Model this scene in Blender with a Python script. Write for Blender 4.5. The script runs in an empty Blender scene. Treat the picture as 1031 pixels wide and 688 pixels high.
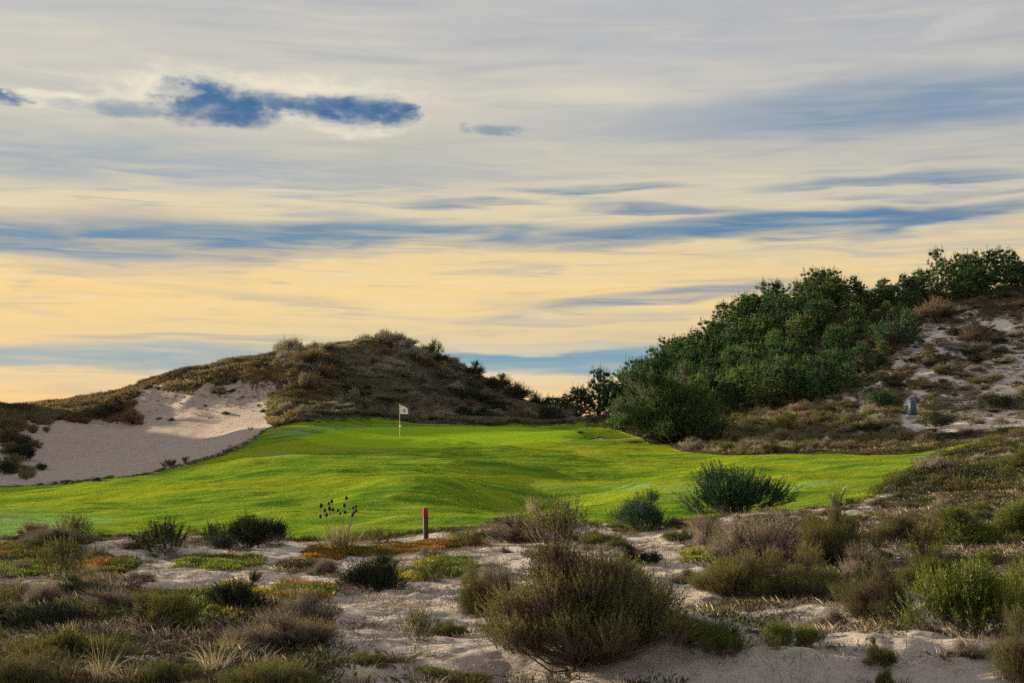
import bpy, math, random
import numpy as np
from mathutils import Vector

# ------------------------------------------------------------------ camera, world, sun, exposure
S = bpy.context.scene
F, CU, VH = 1432.0, 515.5, 425.0          # focal length in photo pixels, centre column, horizon row
EYE = 2.0                                 # camera height above the zero level
R = math.radians
cam_d = bpy.data.cameras.new('camera'); cam = bpy.data.objects.new('camera', cam_d)
S.collection.objects.link(cam); S.camera = cam
cam.location = (0, 0, EYE); cam.rotation_euler = (R(90), 0, 0)
cam_d.sensor_width = 36; cam_d.lens = 36 * F / 1031.0
cam_d.shift_y = (VH - 344) / 1031.0
cam_d.clip_start = .1; cam_d.clip_end = 6000
SUN_AZ, SUN_EL = -57.0, 10.2              # degrees right of the view axis, above the horizon
S.view_settings.view_transform = 'Standard'; S.view_settings.look = 'None'
S.view_settings.exposure = 1.30; S.view_settings.gamma = 1.0
S.view_settings.use_curve_mapping = False
S.render.engine = 'CYCLES'
S.cycles.max_bounces = 4; S.cycles.diffuse_bounces = 2; S.cycles.glossy_bounces = 2
S.cycles.transmission_bounces = 4; S.cycles.transparent_max_bounces = 4
S.cycles.use_denoising = False
S.cycles.use_adaptive_sampling = True; S.cycles.adaptive_threshold = .012; S.cycles.adaptive_min_samples = 8
S.cycles.caustics_reflective = False; S.cycles.caustics_refractive = False

def lin(r, g, b):
    f = lambda c: (c/255/12.92) if c/255 <= .04045 else ((c/255+.055)/1.055)**2.4
    return (f(r), f(g), f(b), 1)

sun_d = bpy.data.lights.new('sun', 'SUN'); sun = bpy.data.objects.new('sun', sun_d)
S.collection.objects.link(sun); sun_d.energy = 5.0; sun_d.angle = R(1.2); sun_d.color = (1, .83, .56)
sv = Vector((math.sin(R(SUN_AZ))*math.cos(R(SUN_EL)), math.cos(R(SUN_AZ))*math.cos(R(SUN_EL)), math.sin(R(SUN_EL))))
sun.rotation_euler = sv.to_track_quat('Z', 'Y').to_euler()

class NT:
    """small helper that writes node trees"""
    def __init__(s, tree): s.t = tree; tree.nodes.clear()
    def n(s, typ, **kw):
        o = s.t.nodes.new(typ)
        for k, v in kw.items(): setattr(o, k, v)
        return o
    def put(s, inp, v):
        if isinstance(v, bpy.types.NodeSocket): s.t.links.new(v, inp)
        elif v is not None: inp.default_value = v
    def m(s, op, a, b=None, c=None, clamp=False):
        o = s.n('ShaderNodeMath', operation=op, use_clamp=clamp)
        s.put(o.inputs[0], a); s.put(o.inputs[1], b)
        if c is not None: s.put(o.inputs[2], c)
        return o.outputs[0]
    def mix(s, f, a, b, blend='MIX'):
        o = s.n('ShaderNodeMix', data_type='RGBA', blend_type=blend, clamp_factor=True)
        s.put(o.inputs[0], f); s.put(o.inputs[6], a); s.put(o.inputs[7], b)
        return o.outputs[2]
    def ramp(s, f, stops, interp='LINEAR'):
        o = s.n('ShaderNodeValToRGB'); cr = o.color_ramp; cr.interpolation = interp
        while len(cr.elements) < len(stops): cr.elements.new(.5)
        for e, (p, c) in zip(cr.elements, stops):
            e.position = p; e.color = c if len(c) == 4 else (*c, 1)
        s.put(o.inputs[0], f); return o.outputs[0]
    def noise(s, vec, scale, detail=4, rough=.55, dist=0.):
        o = s.n('ShaderNodeTexNoise'); s.put(o.inputs['Vector'], vec)
        o.inputs['Scale'].default_value = scale; o.inputs['Detail'].default_value = detail
        o.inputs['Roughness'].default_value = rough; o.inputs['Distortion'].default_value = dist
        return o.outputs['Fac']
    def step(s, x, a, b, lo=0., hi=1.):
        o = s.n('ShaderNodeMapRange', interpolation_type='SMOOTHSTEP', clamp=True)
        s.put(o.inputs[0], x)
        for i, v in enumerate((a, b, lo, hi)): o.inputs[i+1].default_value = v
        return o.outputs[0]
    def vec(s, x, y, z=0.):
        o = s.n('ShaderNodeCombineXYZ')
        for i, v in enumerate((x, y, z)): s.put(o.inputs[i], v)
        return o.outputs[0]

def build_sky():
    w = bpy.data.worlds.new('World'); S.world = w; w.use_nodes = True
    k = NT(w.node_tree)
    tc = k.n('ShaderNodeTexCoord'); sep = k.n('ShaderNodeSeparateXYZ'); k.t.links.new(tc.outputs['Generated'], sep.inputs[0])
    az = k.m('ARCTAN2', sep.outputs[0], sep.outputs[1]); el = k.m('ARCSINE', sep.outputs[2])
    # wind-drawn wisps: coordinates stretched along the horizon, then gently warped
    A = k.vec(k.m('MULTIPLY', az, 3.2), k.m('MULTIPLY', el, 17.), 0.)
    B = k.vec(k.m('MULTIPLY', az, 6.5), k.m('MULTIPLY', el, 62.), 3.1)
    Cc = k.vec(k.m('MULTIPLY', az, 22.), k.m('MULTIPLY', el, 34.), 7.7)
    nA = k.noise(A, 1.6, 3, .55, .4); nB = k.noise(B, 1.2, 4, .55, .6); nC = k.noise(Cc, 2.2, 4, .62, .5)
    nP = k.noise(k.vec(k.m('MULTIPLY', az, 26.), k.m('MULTIPLY', el, 46.), 5.), 2.6, 4, .58, .3)
    n2 = k.noise(k.vec(k.m('MULTIPLY', az, 9.), k.m('MULTIPLY', el, 110.), 11.), 1.5, 4, .55, .8)
    warp = k.m('ADD', k.m('MULTIPLY', k.m('SUBTRACT', nA, .5), .026), k.m('ADD', k.m('MULTIPLY', k.m('SUBTRACT', nB, .5), .007), k.m('MULTIPLY', k.m('SUBTRACT', n2, .5), .006)))
    elw = k.m('ADD', el, warp)
    azw = k.m('ADD', az, k.m('MULTIPLY', k.m('SUBTRACT', nC, .5), .05))
    e = lambda v: math.atan((VH - v)/F)
    g = lambda v: e(v)/R(60)
    base = k.ramp(k.m('DIVIDE', elw, R(60)), [
        (0., lin(246, 200, 150)), (g(398), lin(252, 214, 160)), (g(378), lin(240, 216, 174)), (g(345), lin(232, 209, 164)),
        (g(300), lin(255, 218, 148)), (g(262), lin(246, 215, 156)), (g(205), lin(226, 212, 180)),
        (g(150), lin(206, 200, 184)), (g(95), lin(220, 212, 196)), (g(20), lin(198, 196, 192)),
        (.55, lin(222, 222, 226)), (1., lin(236, 239, 246))])
    base = k.mix(k.m('MULTIPLY', k.step(az, -.05, -.36, 0, .45), k.step(el, e(300), e(150), 1., 0.)), base, lin(255, 208, 128))
    # right side greyer
    side = k.step(az, -.05, .40, 0., .42)
    base = k.mix(k.m('MULTIPLY', side, k.step(el, .04, .2)), base, lin(178, 182, 188))
    # fine cirrus
    base = k.mix(k.step(nB, .47, .75, 0., .34), base, lin(152, 160, 172))
    base = k.mix(k.step(nB, .30, .47, .30, 0.), base, lin(238, 222, 190))
    base = k.mix(k.step(nC, .55, .8, 0., .12), base, lin(236, 226, 206))
    mid = k.m('MULTIPLY', k.step(el, e(345), e(300)), k.step(el, e(150), e(200), 1., 0.)) if False else k.m('MULTIPLY', k.step(el, e(345), e(310)), k.step(el, e(200), e(120), 1., 0.))
    base = k.mix(k.m('MULTIPLY', k.step(n2, .50, .72, 0, .42), mid), base, lin(140, 160, 184))
    base = k.mix(k.m('MULTIPLY', k.step(n2, .28, .46, .35, 0), mid), base, lin(250, 230, 186))
    st_mix = k.step(k.m('ADD', k.m('MULTIPLY', n2, .65), k.m('MULTIPLY', nB, .35)), .32, .66)
    def stroke(u, v, hw, hh, tilt=0., col=(130, 148, 176), amt=.8, streak=.5, rag=0.):
        nonlocal base
        a0 = math.atan((u-CU)/F); e0 = math.atan((VH-v)/F*math.cos(a0))
        dx = k.m('MULTIPLY', k.m('SUBTRACT', azw if rag else az, a0), F/hw)
        ee = k.m('SUBTRACT', k.m('SUBTRACT', elw, e0), k.m('MULTIPLY', k.m('SUBTRACT', az, a0), tilt))
        dy = k.m('MULTIPLY', ee, F/hh)
        d = k.m('ADD', k.m('MULTIPLY', dx, dx), k.m('MULTIPLY', dy, dy))
        if rag: d = k.m('ADD', d, k.m('MULTIPLY', k.m('SUBTRACT', nP, .5), -rag*1.6))
        m = k.step(d, -.1 if rag else 0., 1.35 if rag else 1.9, 1., 0.)
        m = k.m('MULTIPLY', m, k.m('ADD', 1-min(1, streak*1.45), k.m('MULTIPLY', st_mix, min(1, streak*1.45))))
        base = k.mix(k.m('MULTIPLY', m, amt), base, lin(*col))
    GB = (96, 132, 166)
    stroke(120, 165, 260, 26, 0, (156, 170, 184), .75, .35)
    stroke(430, 172, 240, 16, 0, (180, 182, 186), .6, .35)
    stroke(900, 108, 260, 26, 0.02, (118, 146, 178), .85, .25)
    stroke(650, 128, 140, 18, 0.03, (176, 180, 188), .6, .3)
    stroke(760, 30, 300, 40, 0, (178, 182, 194), .5, .4)
    stroke(90, 236, 260, 21, 0.0, (72, 128, 170), .93, .35)
    stroke(400, 234, 220, 13, 0.0, (84, 132, 170), .9, .4)
    stroke(60, 262, 160, 12, 0.0, (150, 164, 180), .55, .5)
    stroke(740, 231, 230, 11, 0.055, (66, 124, 168), .95, .25)
    stroke(900, 216, 200, 6, 0.03, (80, 124, 166), .88, .4)
    stroke(600, 192, 90, 4.5, 0.0, (84, 126, 164), .8, .4)
    stroke(470, 206, 70, 5, -0.02, GB, .8, .4)
    stroke(680, 213, 90, 5, -0.06, GB, .8, .4)
    stroke(890, 182, 120, 5, 0.02, (88, 130, 168), .85, .35)
    stroke(950, 196, 120, 3.5, 0., (130, 148, 172), .6, .4)
    stroke(655, 302, 130, 8, 0.085, (88, 134, 172), .9, .4)
    stroke(560, 322, 120, 6, 0.0, (176, 178, 178), .5, .5)
    stroke(250, 296, 120, 6, -0.10, (206, 190, 162), .6, .4)
    stroke(190, 343, 120, 3.2, 0., (150, 160, 172), .7, .3)
    stroke(90, 358, 330, 11, 0.0, (124, 166, 188), .85, .35)
    stroke(570, 362, 190, 15, 0.0, (92, 156, 192), .95, .15)
    stroke(300, 365, 150, 8, 0.0, (140, 168, 188), .7, .3)
    stroke(520, 350, 130, 4, 0.0, (234, 214, 176), .8, .3)
    stroke(60, 378, 100, 4, 0.0, (206, 196, 176), .5, .3)
    stroke(840, 292, 60, 5, 0.03, (164, 176, 192), .6, .3)
    stroke(1010, 300, 60, 5, 0.03, (164, 176, 192), .6, .3)
    # the small dark blue cumulus rags with pale rims
    for a in ((262, 97, 165, 24), (190, 92, 60, 12), (300, 93, 70, 12), (60, 100, 60, 10), (370, 124, 60, 14)):
        stroke(*a, 0., (252, 240, 214), .8, .1, 1.2)
    BL = (34, 96, 150)
    for (u, v, a, b, am) in ((3, 96, 17, 8, .95), (70, 104, 40, 5, .45), (128, 107, 44, 9, .75), (212, 103, 52, 20, .97), (248, 112, 34, 14, .95),
                             (200, 92, 30, 11, .9), (272, 101, 36, 11, .85), (318, 104, 44, 11, .9), (362, 111, 52, 15, .98), (400, 119, 24, 11, .98), (495, 138, 26, 5, .7)):
        stroke(u, v, a*1.1, b*1.2, -0.03, BL if am > .8 else (110, 134, 166), am*.97, .05, 1.05)
    for a in ((345, 90, 30, 5), (280, 88, 40, 4), (178, 90, 22, 5), (335, 128, 40, 4)):
        stroke(*a, 0., (232, 222, 202), .6, .3, 1.2)
    stroke(975, 27, 42, 8, .1, (212, 208, 204), .7, .3, 1.4)
    sky = k.n('ShaderNodeTexSky', sky_type='NISHITA', sun_disc=False)
    sky.sun_elevation = R(SUN_EL); sky.sun_rotation = R(SUN_AZ)
    nish = k.mix(1., sky.outputs[0], (.07, .07, .07, 1), 'MULTIPLY')
    k_cloud = .385
    cloud = k.mix(1., base, (k_cloud,)*3 + (1,), 'MULTIPLY')
    # the high veil covers nearly all of the clear sky behind it
    out = k.mix(.93, nish, cloud)
    bg = k.n('ShaderNodeBackground'); k.put(bg.inputs[0], out); bg.inputs[1].default_value = 1.0
    o = k.n('ShaderNodeOutputWorld'); k.t.links.new(bg.outputs[0], o.inputs[0])
    w.cycles.sampling_method = 'NONE'
build_sky()

# ------------------------------------------------------------------ noise, terrain heights
rng = np.random.default_rng(7)
def _hash(ix, iy, seed):
    h = (ix.astype(np.int64)*374761393 + iy.astype(np.int64)*668265263 + seed*1442695041) & 0xffffffff
    h = ((h ^ (h >> 13))*1274126177) & 0xffffffff
    return ((h ^ (h >> 16)) & 0xffff)/65535.0
def vnoise(x, y, seed=0):
    x = np.asarray(x, float); y = np.asarray(y, float)
    ix = np.floor(x); iy = np.floor(y); fx = x-ix; fy = y-iy
    fx = fx*fx*fx*(fx*(fx*6-15)+10); fy = fy*fy*fy*(fy*(fy*6-15)+10)
    a = _hash(ix, iy, seed); b = _hash(ix+1, iy, seed); c = _hash(ix, iy+1, seed); d = _hash(ix+1, iy+1, seed)
    return (a*(1-fx)+b*fx)*(1-fy) + (c*(1-fx)+d*fx)*fy - .5
def fbm(x, y, seed=0, o=4, gain=.5):
    t = 0; a = 1.
    for i in range(o):
        t = t + a*vnoise(x*2**i + 17.3*i, y*2**i - 9.1*i, seed+i); a *= gain
    return t
def sstep(x, a, b):
    t = np.clip((np.asarray(x, float)-a)/(b-a), 0, 1); return t*t*(3-2*t)

def pchip_rows(xs, ys, xq):
    """monotone cubic through (xs, ys[..., i]) at xq"""
    xs = np.asarray(xs, float); ys = np.asarray(ys, float); h = np.diff(xs)
    d = np.diff(ys)/h; m = np.zeros_like(ys)
    p = d[:-1]*d[1:]; w1 = 2*h[1:]+h[:-1]; w2 = h[1:]+2*h[:-1]
    with np.errstate(divide='ignore', invalid='ignore'):
        mm = (w1+w2)/(w1/d[:-1]+w2/d[1:])
    m[1:-1] = np.where(p > 0, mm, 0); m[0] = d[0]; m[-1] = d[-1]
    xq = np.clip(xq, xs[0], xs[-1]); i = np.clip(np.searchsorted(xs, xq)-1, 0, len(xs)-2)
    t = (xq-xs[i])/h[i]
    return ((2*t**3-3*t**2+1)*ys[i] + (t**3-2*t**2+t)*h[i]*m[i] + (-2*t**3+3*t**2)*ys[i+1] + (t**3-t**2)*h[i]*m[i+1])

UC = [-420, -90, 0, 60, 120, 160, 200, 250, 300, 350, 400, 450, 500, 550, 600, 650, 700, 750, 800, 850, 900, 950, 1031, 1200, 1500]
TAB = {   # depth in metres : image row at which the ground at that depth shows, per column above
  3.0: [1380]*25,
  8.0: [768]*25,
 10.5: [690]*13+[686, 680, 676, 676, 678, 680, 680, 682, 684, 684, 680, 680],
 12.0: [658]*13+[650, 642, 640, 644, 648, 650, 650, 652, 654, 654, 650, 650],
 13.5: [642]*13+[638, 634, 634, 636, 638, 640, 640, 640, 640, 638, 634, 634],
 16.0: [620]*13+[620, 619, 619, 620, 620, 620, 620, 618, 616, 612, 606, 600],
 20.0: [597, 597, 597, 597, 597, 597, 597, 597, 597, 597, 598, 598, 598, 597, 596, 596, 596, 595, 593, 590, 586, 582, 576, 568, 560],
 26.0: [573, 573, 573, 573, 573, 573, 573, 573, 573, 574, 574, 574, 574, 572, 570, 570, 568, 566, 563, 560, 557, 552, 546, 536, 530],
 33.0: [551, 551, 551, 551, 552, 552, 552, 552, 552, 552, 551, 550, 546, 542, 542, 542, 540, 538, 536, 533, 530, 524, 514, 500, 490],
 38.0: [541, 541, 541, 541, 541, 541, 541, 541, 540, 540, 539, 537, 534, 530, 528, 526, 522, 518, 515, 512, 508, 500, 490, 476, 466],
 45.0: [526, 526, 526, 525, 524, 523, 522, 520, 518, 516, 515, 516, 520, 518, 511, 503, 497, 493, 490, 487, 483, 478, 470, 458, 450],
 52.0: [513, 513, 514, 513, 511, 509, 506, 503, 500, 497, 496, 500, 508, 508, 499, 490, 482, 476, 472, 469, 466, 464, 460, 448, 440],
 58.0: [505, 505, 506, 504, 500, 497, 494, 490, 486, 483, 483, 486, 493, 500, 497, 488, 478, 469, 465, 463, 461, 460, 454, 440, 430],
 66.0: [495, 495, 497, 493, 488, 484, 479, 473, 468, 466, 467, 470, 474, 478, 480, 478, 474, 469, 467, 465, 463, 458, 448, 430, 420],
 74.0: [482, 484, 491, 487, 482, 476, 468, 459, 454, 455, 456, 458, 461, 463, 464, 464, 463, 461, 460, 459, 457, 450, 440, 420, 408],
 80.0: [470, 476, 486, 482, 476, 470, 460, 448, 441, 446, 449, 450, 452, 454, 455, 456, 455, 452, 449, 447, 443, 438, 432, 408, 396],
 86.0: [455, 462, 474, 474, 468, 462, 452, 440, 433, 440, 445, 446, 447, 447, 447, 448, 446, 440, 434, 430, 424, 422, 418, 398, 385],
 92.0: [370, 365, 456, 464, 461, 456, 449, 434, 430, 436, 441, 442, 442, 442, 443, 442, 438, 430, 420, 414, 404, 402, 399, 386, 372],  # two leftmost columns: unseen ridge, added out of frame to shade the sand bank
100.0: [325, 325, 438, 448, 449, 447, 444, 432, 424, 428, 430, 431, 432, 432, 430, 428, 424, 414, 404, 396, 380, 378, 374, 366, 358],
108.0: [325, 322, 420, 428, 430, 424, 416, 408, 399, 408, 415, 421, 424, 426, 426, 424, 416, 400, 386, 378, 358, 352, 346, 340, 340],
116.0: [335, 362, 411, 408, 401, 390, 378, 368, 364, 374, 384, 398, 411, 421, 425, 421, 405, 383, 366, 356, 336, 326, 318, 316, 322],
125.0: [385, 400, 413, 405, 395, 380, 373, 363, 354, 350, 353, 370, 392, 412, 422, 408, 380, 353, 335, 326, 314, 306, 298, 298, 306],
134.0: [405, 412, 420, 415, 408, 392, 382, 372, 362, 356, 360, 380, 402, 418, 424, 402, 368, 340, 320, 312, 304, 298, 292, 292, 300],
150.0: [415, 418, 428, 424, 420, 410, 402, 394, 386, 382, 388, 402, 418, 428, 430, 408, 376, 350, 332, 324, 320, 310, 304, 302, 308],
180.0: [424, 426, 430, 430, 428, 424, 420, 416, 414, 414, 416, 424, 430, 432, 432, 428, 420, 410, 396, 386, 376, 366, 358, 350, 350],
240.0: [429]*25,
600.0: [427]*25,
3000.: [425.9]*25 }
YS = sorted(TAB)
# dense lookup in (u, log Y)
UG = np.linspace(-420, 1500, 481); LG = np.linspace(math.log(3.), math.log(3000.), 900)
_rows = np.array([pchip_rows(UC, TAB[y], UG)*0 + (VH - pchip_rows(UC, TAB[y], UG))*y/F for y in YS])   # heights
ZG = np.array([pchip_rows(np.log(YS), _rows[:, i], LG) for i in range(len(UG))]).T                      # [log Y, u]
def table_z(u, ly):
    fu = np.clip((u-UG[0])/(UG[1]-UG[0]), 0, len(UG)-1.001); fl = np.clip((ly-LG[0])/(LG[1]-LG[0]), 0, len(LG)-1.001)
    i = fu.astype(int); j = fl.astype(int); a = fu-i; b = fl-j
    return (ZG[j, i]*(1-a)+ZG[j, i+1]*a)*(1-b) + (ZG[j+1, i]*(1-a)+ZG[j+1, i+1]*a)*b

def turf_at(u, y):
    """1 on the mown grass, 0 off it, soft in between (metres of margin)"""
    jag = fbm(u/38., y/4., 50, 3)*3.0 + fbm(u/9., y/1.1, 54, 2)*.9
    near = np.interp(u, [-420, 0, 200, 330, 430, 480, 540, 600, 640, 700, 760, 820, 870, 900, 925, 945, 962, 985],
                        [36, 36, 35.6, 36.2, 37, 37.5, 37, 35, 35, 36, 38, 38, 39.5, 42, 47, 54, 63, 74])
    far = np.interp(u, [-420, 0, 60, 120, 200, 240, 262, 280, 300, 330, 380, 430, 560, 600, 640, 655, 690, 740, 800, 880, 940, 985],
                       [74, 74, 74, 75, 76.5, 79, 86, 92, 97, 100.5, 103.5, 103, 102, 102, 101, 92, 80, 75.5, 74.5, 74, 73, 74])
    j2 = jag*np.interp(u, [0, 850, 960], [.45, .6, 1.3])
    return np.minimum(y-(near+j2), (far+jag*.35)-y)

_bumps = [  # small mounds and hollows: column, depth, radius across, radius deep, height
    (596, 12.3, .9, .8, .10), (650, 11.6, 1.4, .8, .10), (900, 11.3, 2.2, .9, .06), (540, 10.6, .8, .5, -.05),
    (60, 15, 2.2, 1.6, .16), (150, 19, 1.6, 1.2, .10), (270, 15, 1.6, 1.2, .10), (800, 20, 2.2, 1.6, .14), (985, 14.5, 1.3, 1.4, .12),
    (240, 34, 3.0, 1.4, .22), (525, 36, 3.5, 1.4, .30), (60, 31, 5, 2.0, .25), (548, 54, 2.5, 4.5, -1.0), (445, 53, 3.0, 3.6, .65), (655, 49, 3.5, 3., .45), (330, 62, 3.0, 1.6, .25), (180, 58, 3.5, 1.8, .25), (480, 68, 4., 1.6, .22), (400, 80, 6, 2.0, .30), (250, 70, 5, 2, .22), (720, 60, 4, 2, .25), (830, 27, 3, 2, .20), (960, 33, 6, 3, .25)]
def ground(x, y):
    x = np.asarray(x, float); y = np.asarray(y, float)
    r = np.hypot(x, y)
    az = np.arctan2(x, np.maximum(y, 1e-3)); az = np.where(y < 0, np.sign(x)*1.5, az)
    u = CU + F*np.tan(np.clip(az, -.9, .9)); yy = np.maximum(np.where(np.abs(az) < .7, y, r*.77), 3.0)
    z = table_z(np.clip(u, -420, 1500), np.log(np.minimum(yy, 2990)))
    back = sstep(np.abs(np.arctan2(x, y)), .72, 1.5)
    z = z*(1-back) + (-2.0 + 2.4*fbm(x/40, y/40, 90, 3))*back
    z = np.where(r < 6, -1.9 + (z+1.9)*sstep(r, 4.5, 6), z)
    t = sstep(turf_at(u, y), -.6, 1.2)*(1-back)
    near = sstep(y, 60, 20)
    rough = (.10 + .04*near)*fbm(x/1.6, y/1.6, 1, 4) + .055*near*fbm(x/.42, y/.32, 21, 3, .6)
    hill = sstep(y, 84, 96)
    rough = rough*(1+1.6*hill) + hill*sstep(y, 200, 140)*.9*fbm(x/6., y/6., 33, 3)
    rough = rough + .22*sstep(y, 14, 22)*sstep(y, 70, 50)*fbm(x/5., y/4., 40, 2)
    sandbank = sstep(u, 300, 262)*sstep(u, -80, 10)*sstep(y, 76, 79)*sstep(y, 112, 106)
    rough = rough*(1-.75*sandbank)
    roll = .30*fbm(x/9.+y/34., y/7., 61, 2) + .20*fbm(x/3.4+y/15., y/2.6, 64, 3) + .045*fbm(x/.9, y/.8, 66, 3)
    flat = sstep(y, 84, 90)*sstep(u, 330, 380)*sstep(u, 640, 580)
    roll = roll*(1-.75*flat)
    z = z + rough*(1-t) + roll*t
    for (bu, by, ra, rb, h) in _bumps:
        bx = (bu-CU)/F*by
        z = z + h*np.exp(-(((x-bx)/ra)**2 + ((y-by)/rb)**2))
    # small greenside bunker on the right, with its raised turf lip
    bx, by = (612-CU)/F*93, 93.
    q = ((x-bx)/2.4)**2+((y-by)/1.3)**2
    z = z - .30*np.exp(-q**2) + .35*np.exp(-(((x-bx)/3.4)**2+((y-by-3.2)/1.5)**2))
    z = z - .30*sstep(turf_at(u, y), -.2, .4)*0
    return z
EPS_T = {}
def gz(x, y): return float(ground(np.array([x]), np.array([y]))[0])
def hit(u, v, y0=9., y1=175.):
    """first ground point seen along the ray through photo pixel (u, v)"""
    ys = np.exp(np.linspace(math.log(y0), math.log(y1), 1500)); xs = (u-CU)/F*ys
    z = ground(xs, ys); s = VH - F*z/ys
    ok = np.where(s <= v)[0]
    i = ok[0] if len(ok) else int(np.argmin(np.abs(s-v)))
    return float(xs[i]), float(ys[i]), float(z[i])

# ------------------------------------------------------------------ mesh helpers
def obj(name, verts, faces, mat, parent=None, tone=None, smooth=False, extra=None):
    """faces: int array (n,3) or (n,4), or a list of such arrays"""
    if isinstance(faces, np.ndarray): faces = [faces]
    faces = [np.asarray(f) for f in faces if len(f)]
    me = bpy.data.meshes.new(name); verts = np.asarray(verts, np.float32)
    me.vertices.add(len(verts)); me.vertices.foreach_set('co', verts.ravel())
    tot = np.concatenate([np.full(len(f), f.shape[1]) for f in faces]).astype(np.int32)
    loops = np.concatenate([f.ravel() for f in faces]).astype(np.int32)
    me.loops.add(len(loops)); me.loops.foreach_set('vertex_index', loops)
    me.polygons.add(len(tot)); st = np.zeros(len(tot), np.int32); st[1:] = np.cumsum(tot)[:-1]
    me.polygons.foreach_set('loop_start', st); me.polygons.foreach_set('loop_total', tot)
    if smooth: me.polygons.foreach_set('use_smooth', np.ones(len(tot), bool))
    if tone is not None:
        at = me.attributes.new('tone', 'FLOAT', 'POINT'); at.data.foreach_set('value', np.asarray(tone, np.float32))
    for kx, vx in (extra or {}).items():
        at = me.attributes.new(kx, 'FLOAT', 'POINT'); at.data.foreach_set('value', np.asarray(vx, np.float32))
    me.update(calc_edges=True)
    me.materials.append(mat)
    o = bpy.data.objects.new(name, me); S.collection.objects.link(o)
    if parent: o.parent = parent
    return o
def tag(o, label, cat, group=None, kind=None):
    if label: o['label'] = label
    if cat: o['category'] = cat
    if group: o['group'] = group
    if kind: o['kind'] = kind
    return o
def empty(name, loc=(0, 0, 0), rz=0.):
    o = bpy.data.objects.new(name, None); o.empty_display_size = .2
    S.collection.objects.link(o); o.location = loc; o.rotation_euler = (0, 0, rz); return o
def copy_thing(root, name=None):
    r = root.copy(); S.collection.objects.link(r)
    if name: r.name = name
    for ch in [c for c in CH[root.name]]:
        c = ch.copy(); S.collection.objects.link(c); c.parent = r
    return r
CH = {}

class G:
    """collects triangles, quads and a tone per vertex"""
    def __init__(s): s.v = []; s.t3 = []; s.t4 = []; s.tone = []; s.n = 0
    def add(s, v, f, tone=0.5):
        v = np.asarray(v, float); f = np.asarray(f)
        (s.t3 if f.shape[1] == 3 else s.t4).append(f + s.n)
        s.v.append(v); s.tone.append(np.broadcast_to(tone, (len(v),)).astype(float)); s.n += len(v)
    def arrays(s):
        fs = []
        if s.t3: fs.append(np.concatenate(s.t3))
        if s.t4: fs.append(np.concatenate(s.t4))
        return np.concatenate(s.v), fs, np.concatenate(s.tone)
    def build(s, name, mat, parent=None, smooth=False):
        v, f, t = s.arrays(); return obj(name, v, f, mat, parent, t, smooth)
def unit(a): return a/np.maximum(np.linalg.norm(a, axis=-1, keepdims=True), 1e-9)
def rdir(n, rg): return unit(rg.normal(size=(n, 3)))
def needles(g, P, D, L, W, tone, rg, bend=0.):
    """one thin three-sided leaf per point: a kite of two triangles, folded a little"""
    n = len(P); sd = unit(np.cross(D, rdir(n, rg))); L = np.broadcast_to(L, (n,))[:, None]; W = np.broadcast_to(W, (n,))[:, None]
    up = np.cross(sd, D)
    v = np.empty((n, 4, 3)); v[:, 0] = P; mid = P + D*L*.45 + up*W*.25
    v[:, 1] = mid + sd*W*.5; v[:, 2] = mid - sd*W*.5; v[:, 3] = P + D*L - np.array([0, 0, 1])*L*bend
    i = np.arange(n)[:, None]*4
    g.add(v.reshape(-1, 3), np.concatenate([i+[0, 1, 3], i+[0, 3, 2]]), np.repeat(np.broadcast_to(tone, (n,)), 4))
def shoots(g, P, D, SL, nl, L, W, tone, rg, spread=.9, bend=0., start=.15):
    """leafy shoots: nl leaves set round each shoot axis"""
    n = len(P); D = unit(D); SL = np.broadcast_to(SL, (n,))
    t = np.tile(np.linspace(start, 1, nl), (n, 1)) + rg.uniform(-.04, .04, (n, nl))
    P2 = (P[:, None] + D[:, None]*(t*SL[:, None])[..., None]).reshape(-1, 3)
    D2 = np.repeat(D, nl, 0); rad = unit(np.cross(D2, rdir(n*nl, rg)))
    sp = spread*(1.15-.55*t.reshape(-1))[:, None]
    D3 = unit(D2 + rad*sp*1.4)
    tn = np.repeat(tone, nl) + rg.normal(0, .05, n*nl) + (t.reshape(-1)-.6)*.22
    needles(g, P2, D3, L*rg.uniform(.7, 1.25, n*nl), W, np.clip(tn, 0, 1), rg, bend)
def twigs(g, A, B, w, tone=.5, rg=rng):
    """thin three-sided straight twigs from A to B"""
    n = len(A); D = unit(B-A); s1 = unit(np.cross(D, rdir(n, rg))); s2 = np.cross(D, s1)
    w = np.broadcast_to(w, (n,))[:, None]
    v = np.empty((n, 4, 3))
    v[:, 0] = A + s1*w; v[:, 1] = A - s1*w*.5 + s2*w*.87; v[:, 2] = A - s1*w*.5 - s2*w*.87; v[:, 3] = B
    i = np.arange(n)[:, None]*4
    g.add(v.reshape(-1, 3), np.concatenate([i+[0, 1, 3], i+[1, 2, 3], i+[2, 0, 3]]), np.repeat(np.broadcast_to(tone, (n,)), 4))
def tube(g, pts, rad, sides=6, tone=.5, cap=True):
    pts = np.asarray(pts, float); n = len(pts); rad = np.broadcast_to(rad, (n,))
    tg = unit(np.gradient(pts, axis=0)); ref = np.array([.31, .17, .94]) if abs(tg[0][2]) < .9 else np.array([1, .1, 0])
    a = unit(np.cross(tg, ref)); b = np.cross(tg, a)
    th = np.linspace(0, 2*np.pi, sides, endpoint=False)
    v = pts[:, None] + rad[:, None, None]*(a[:, None]*np.cos(th)[None, :, None] + b[:, None]*np.sin(th)[None, :, None])
    f = []
    for i in range(n-1):
        for j in range(sides):
            q = (j+1) % sides; f.append((i*sides+j, i*sides+q, (i+1)*sides+q, (i+1)*sides+j))
    g.add(v.reshape(-1, 3), np.array(f), tone)
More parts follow.
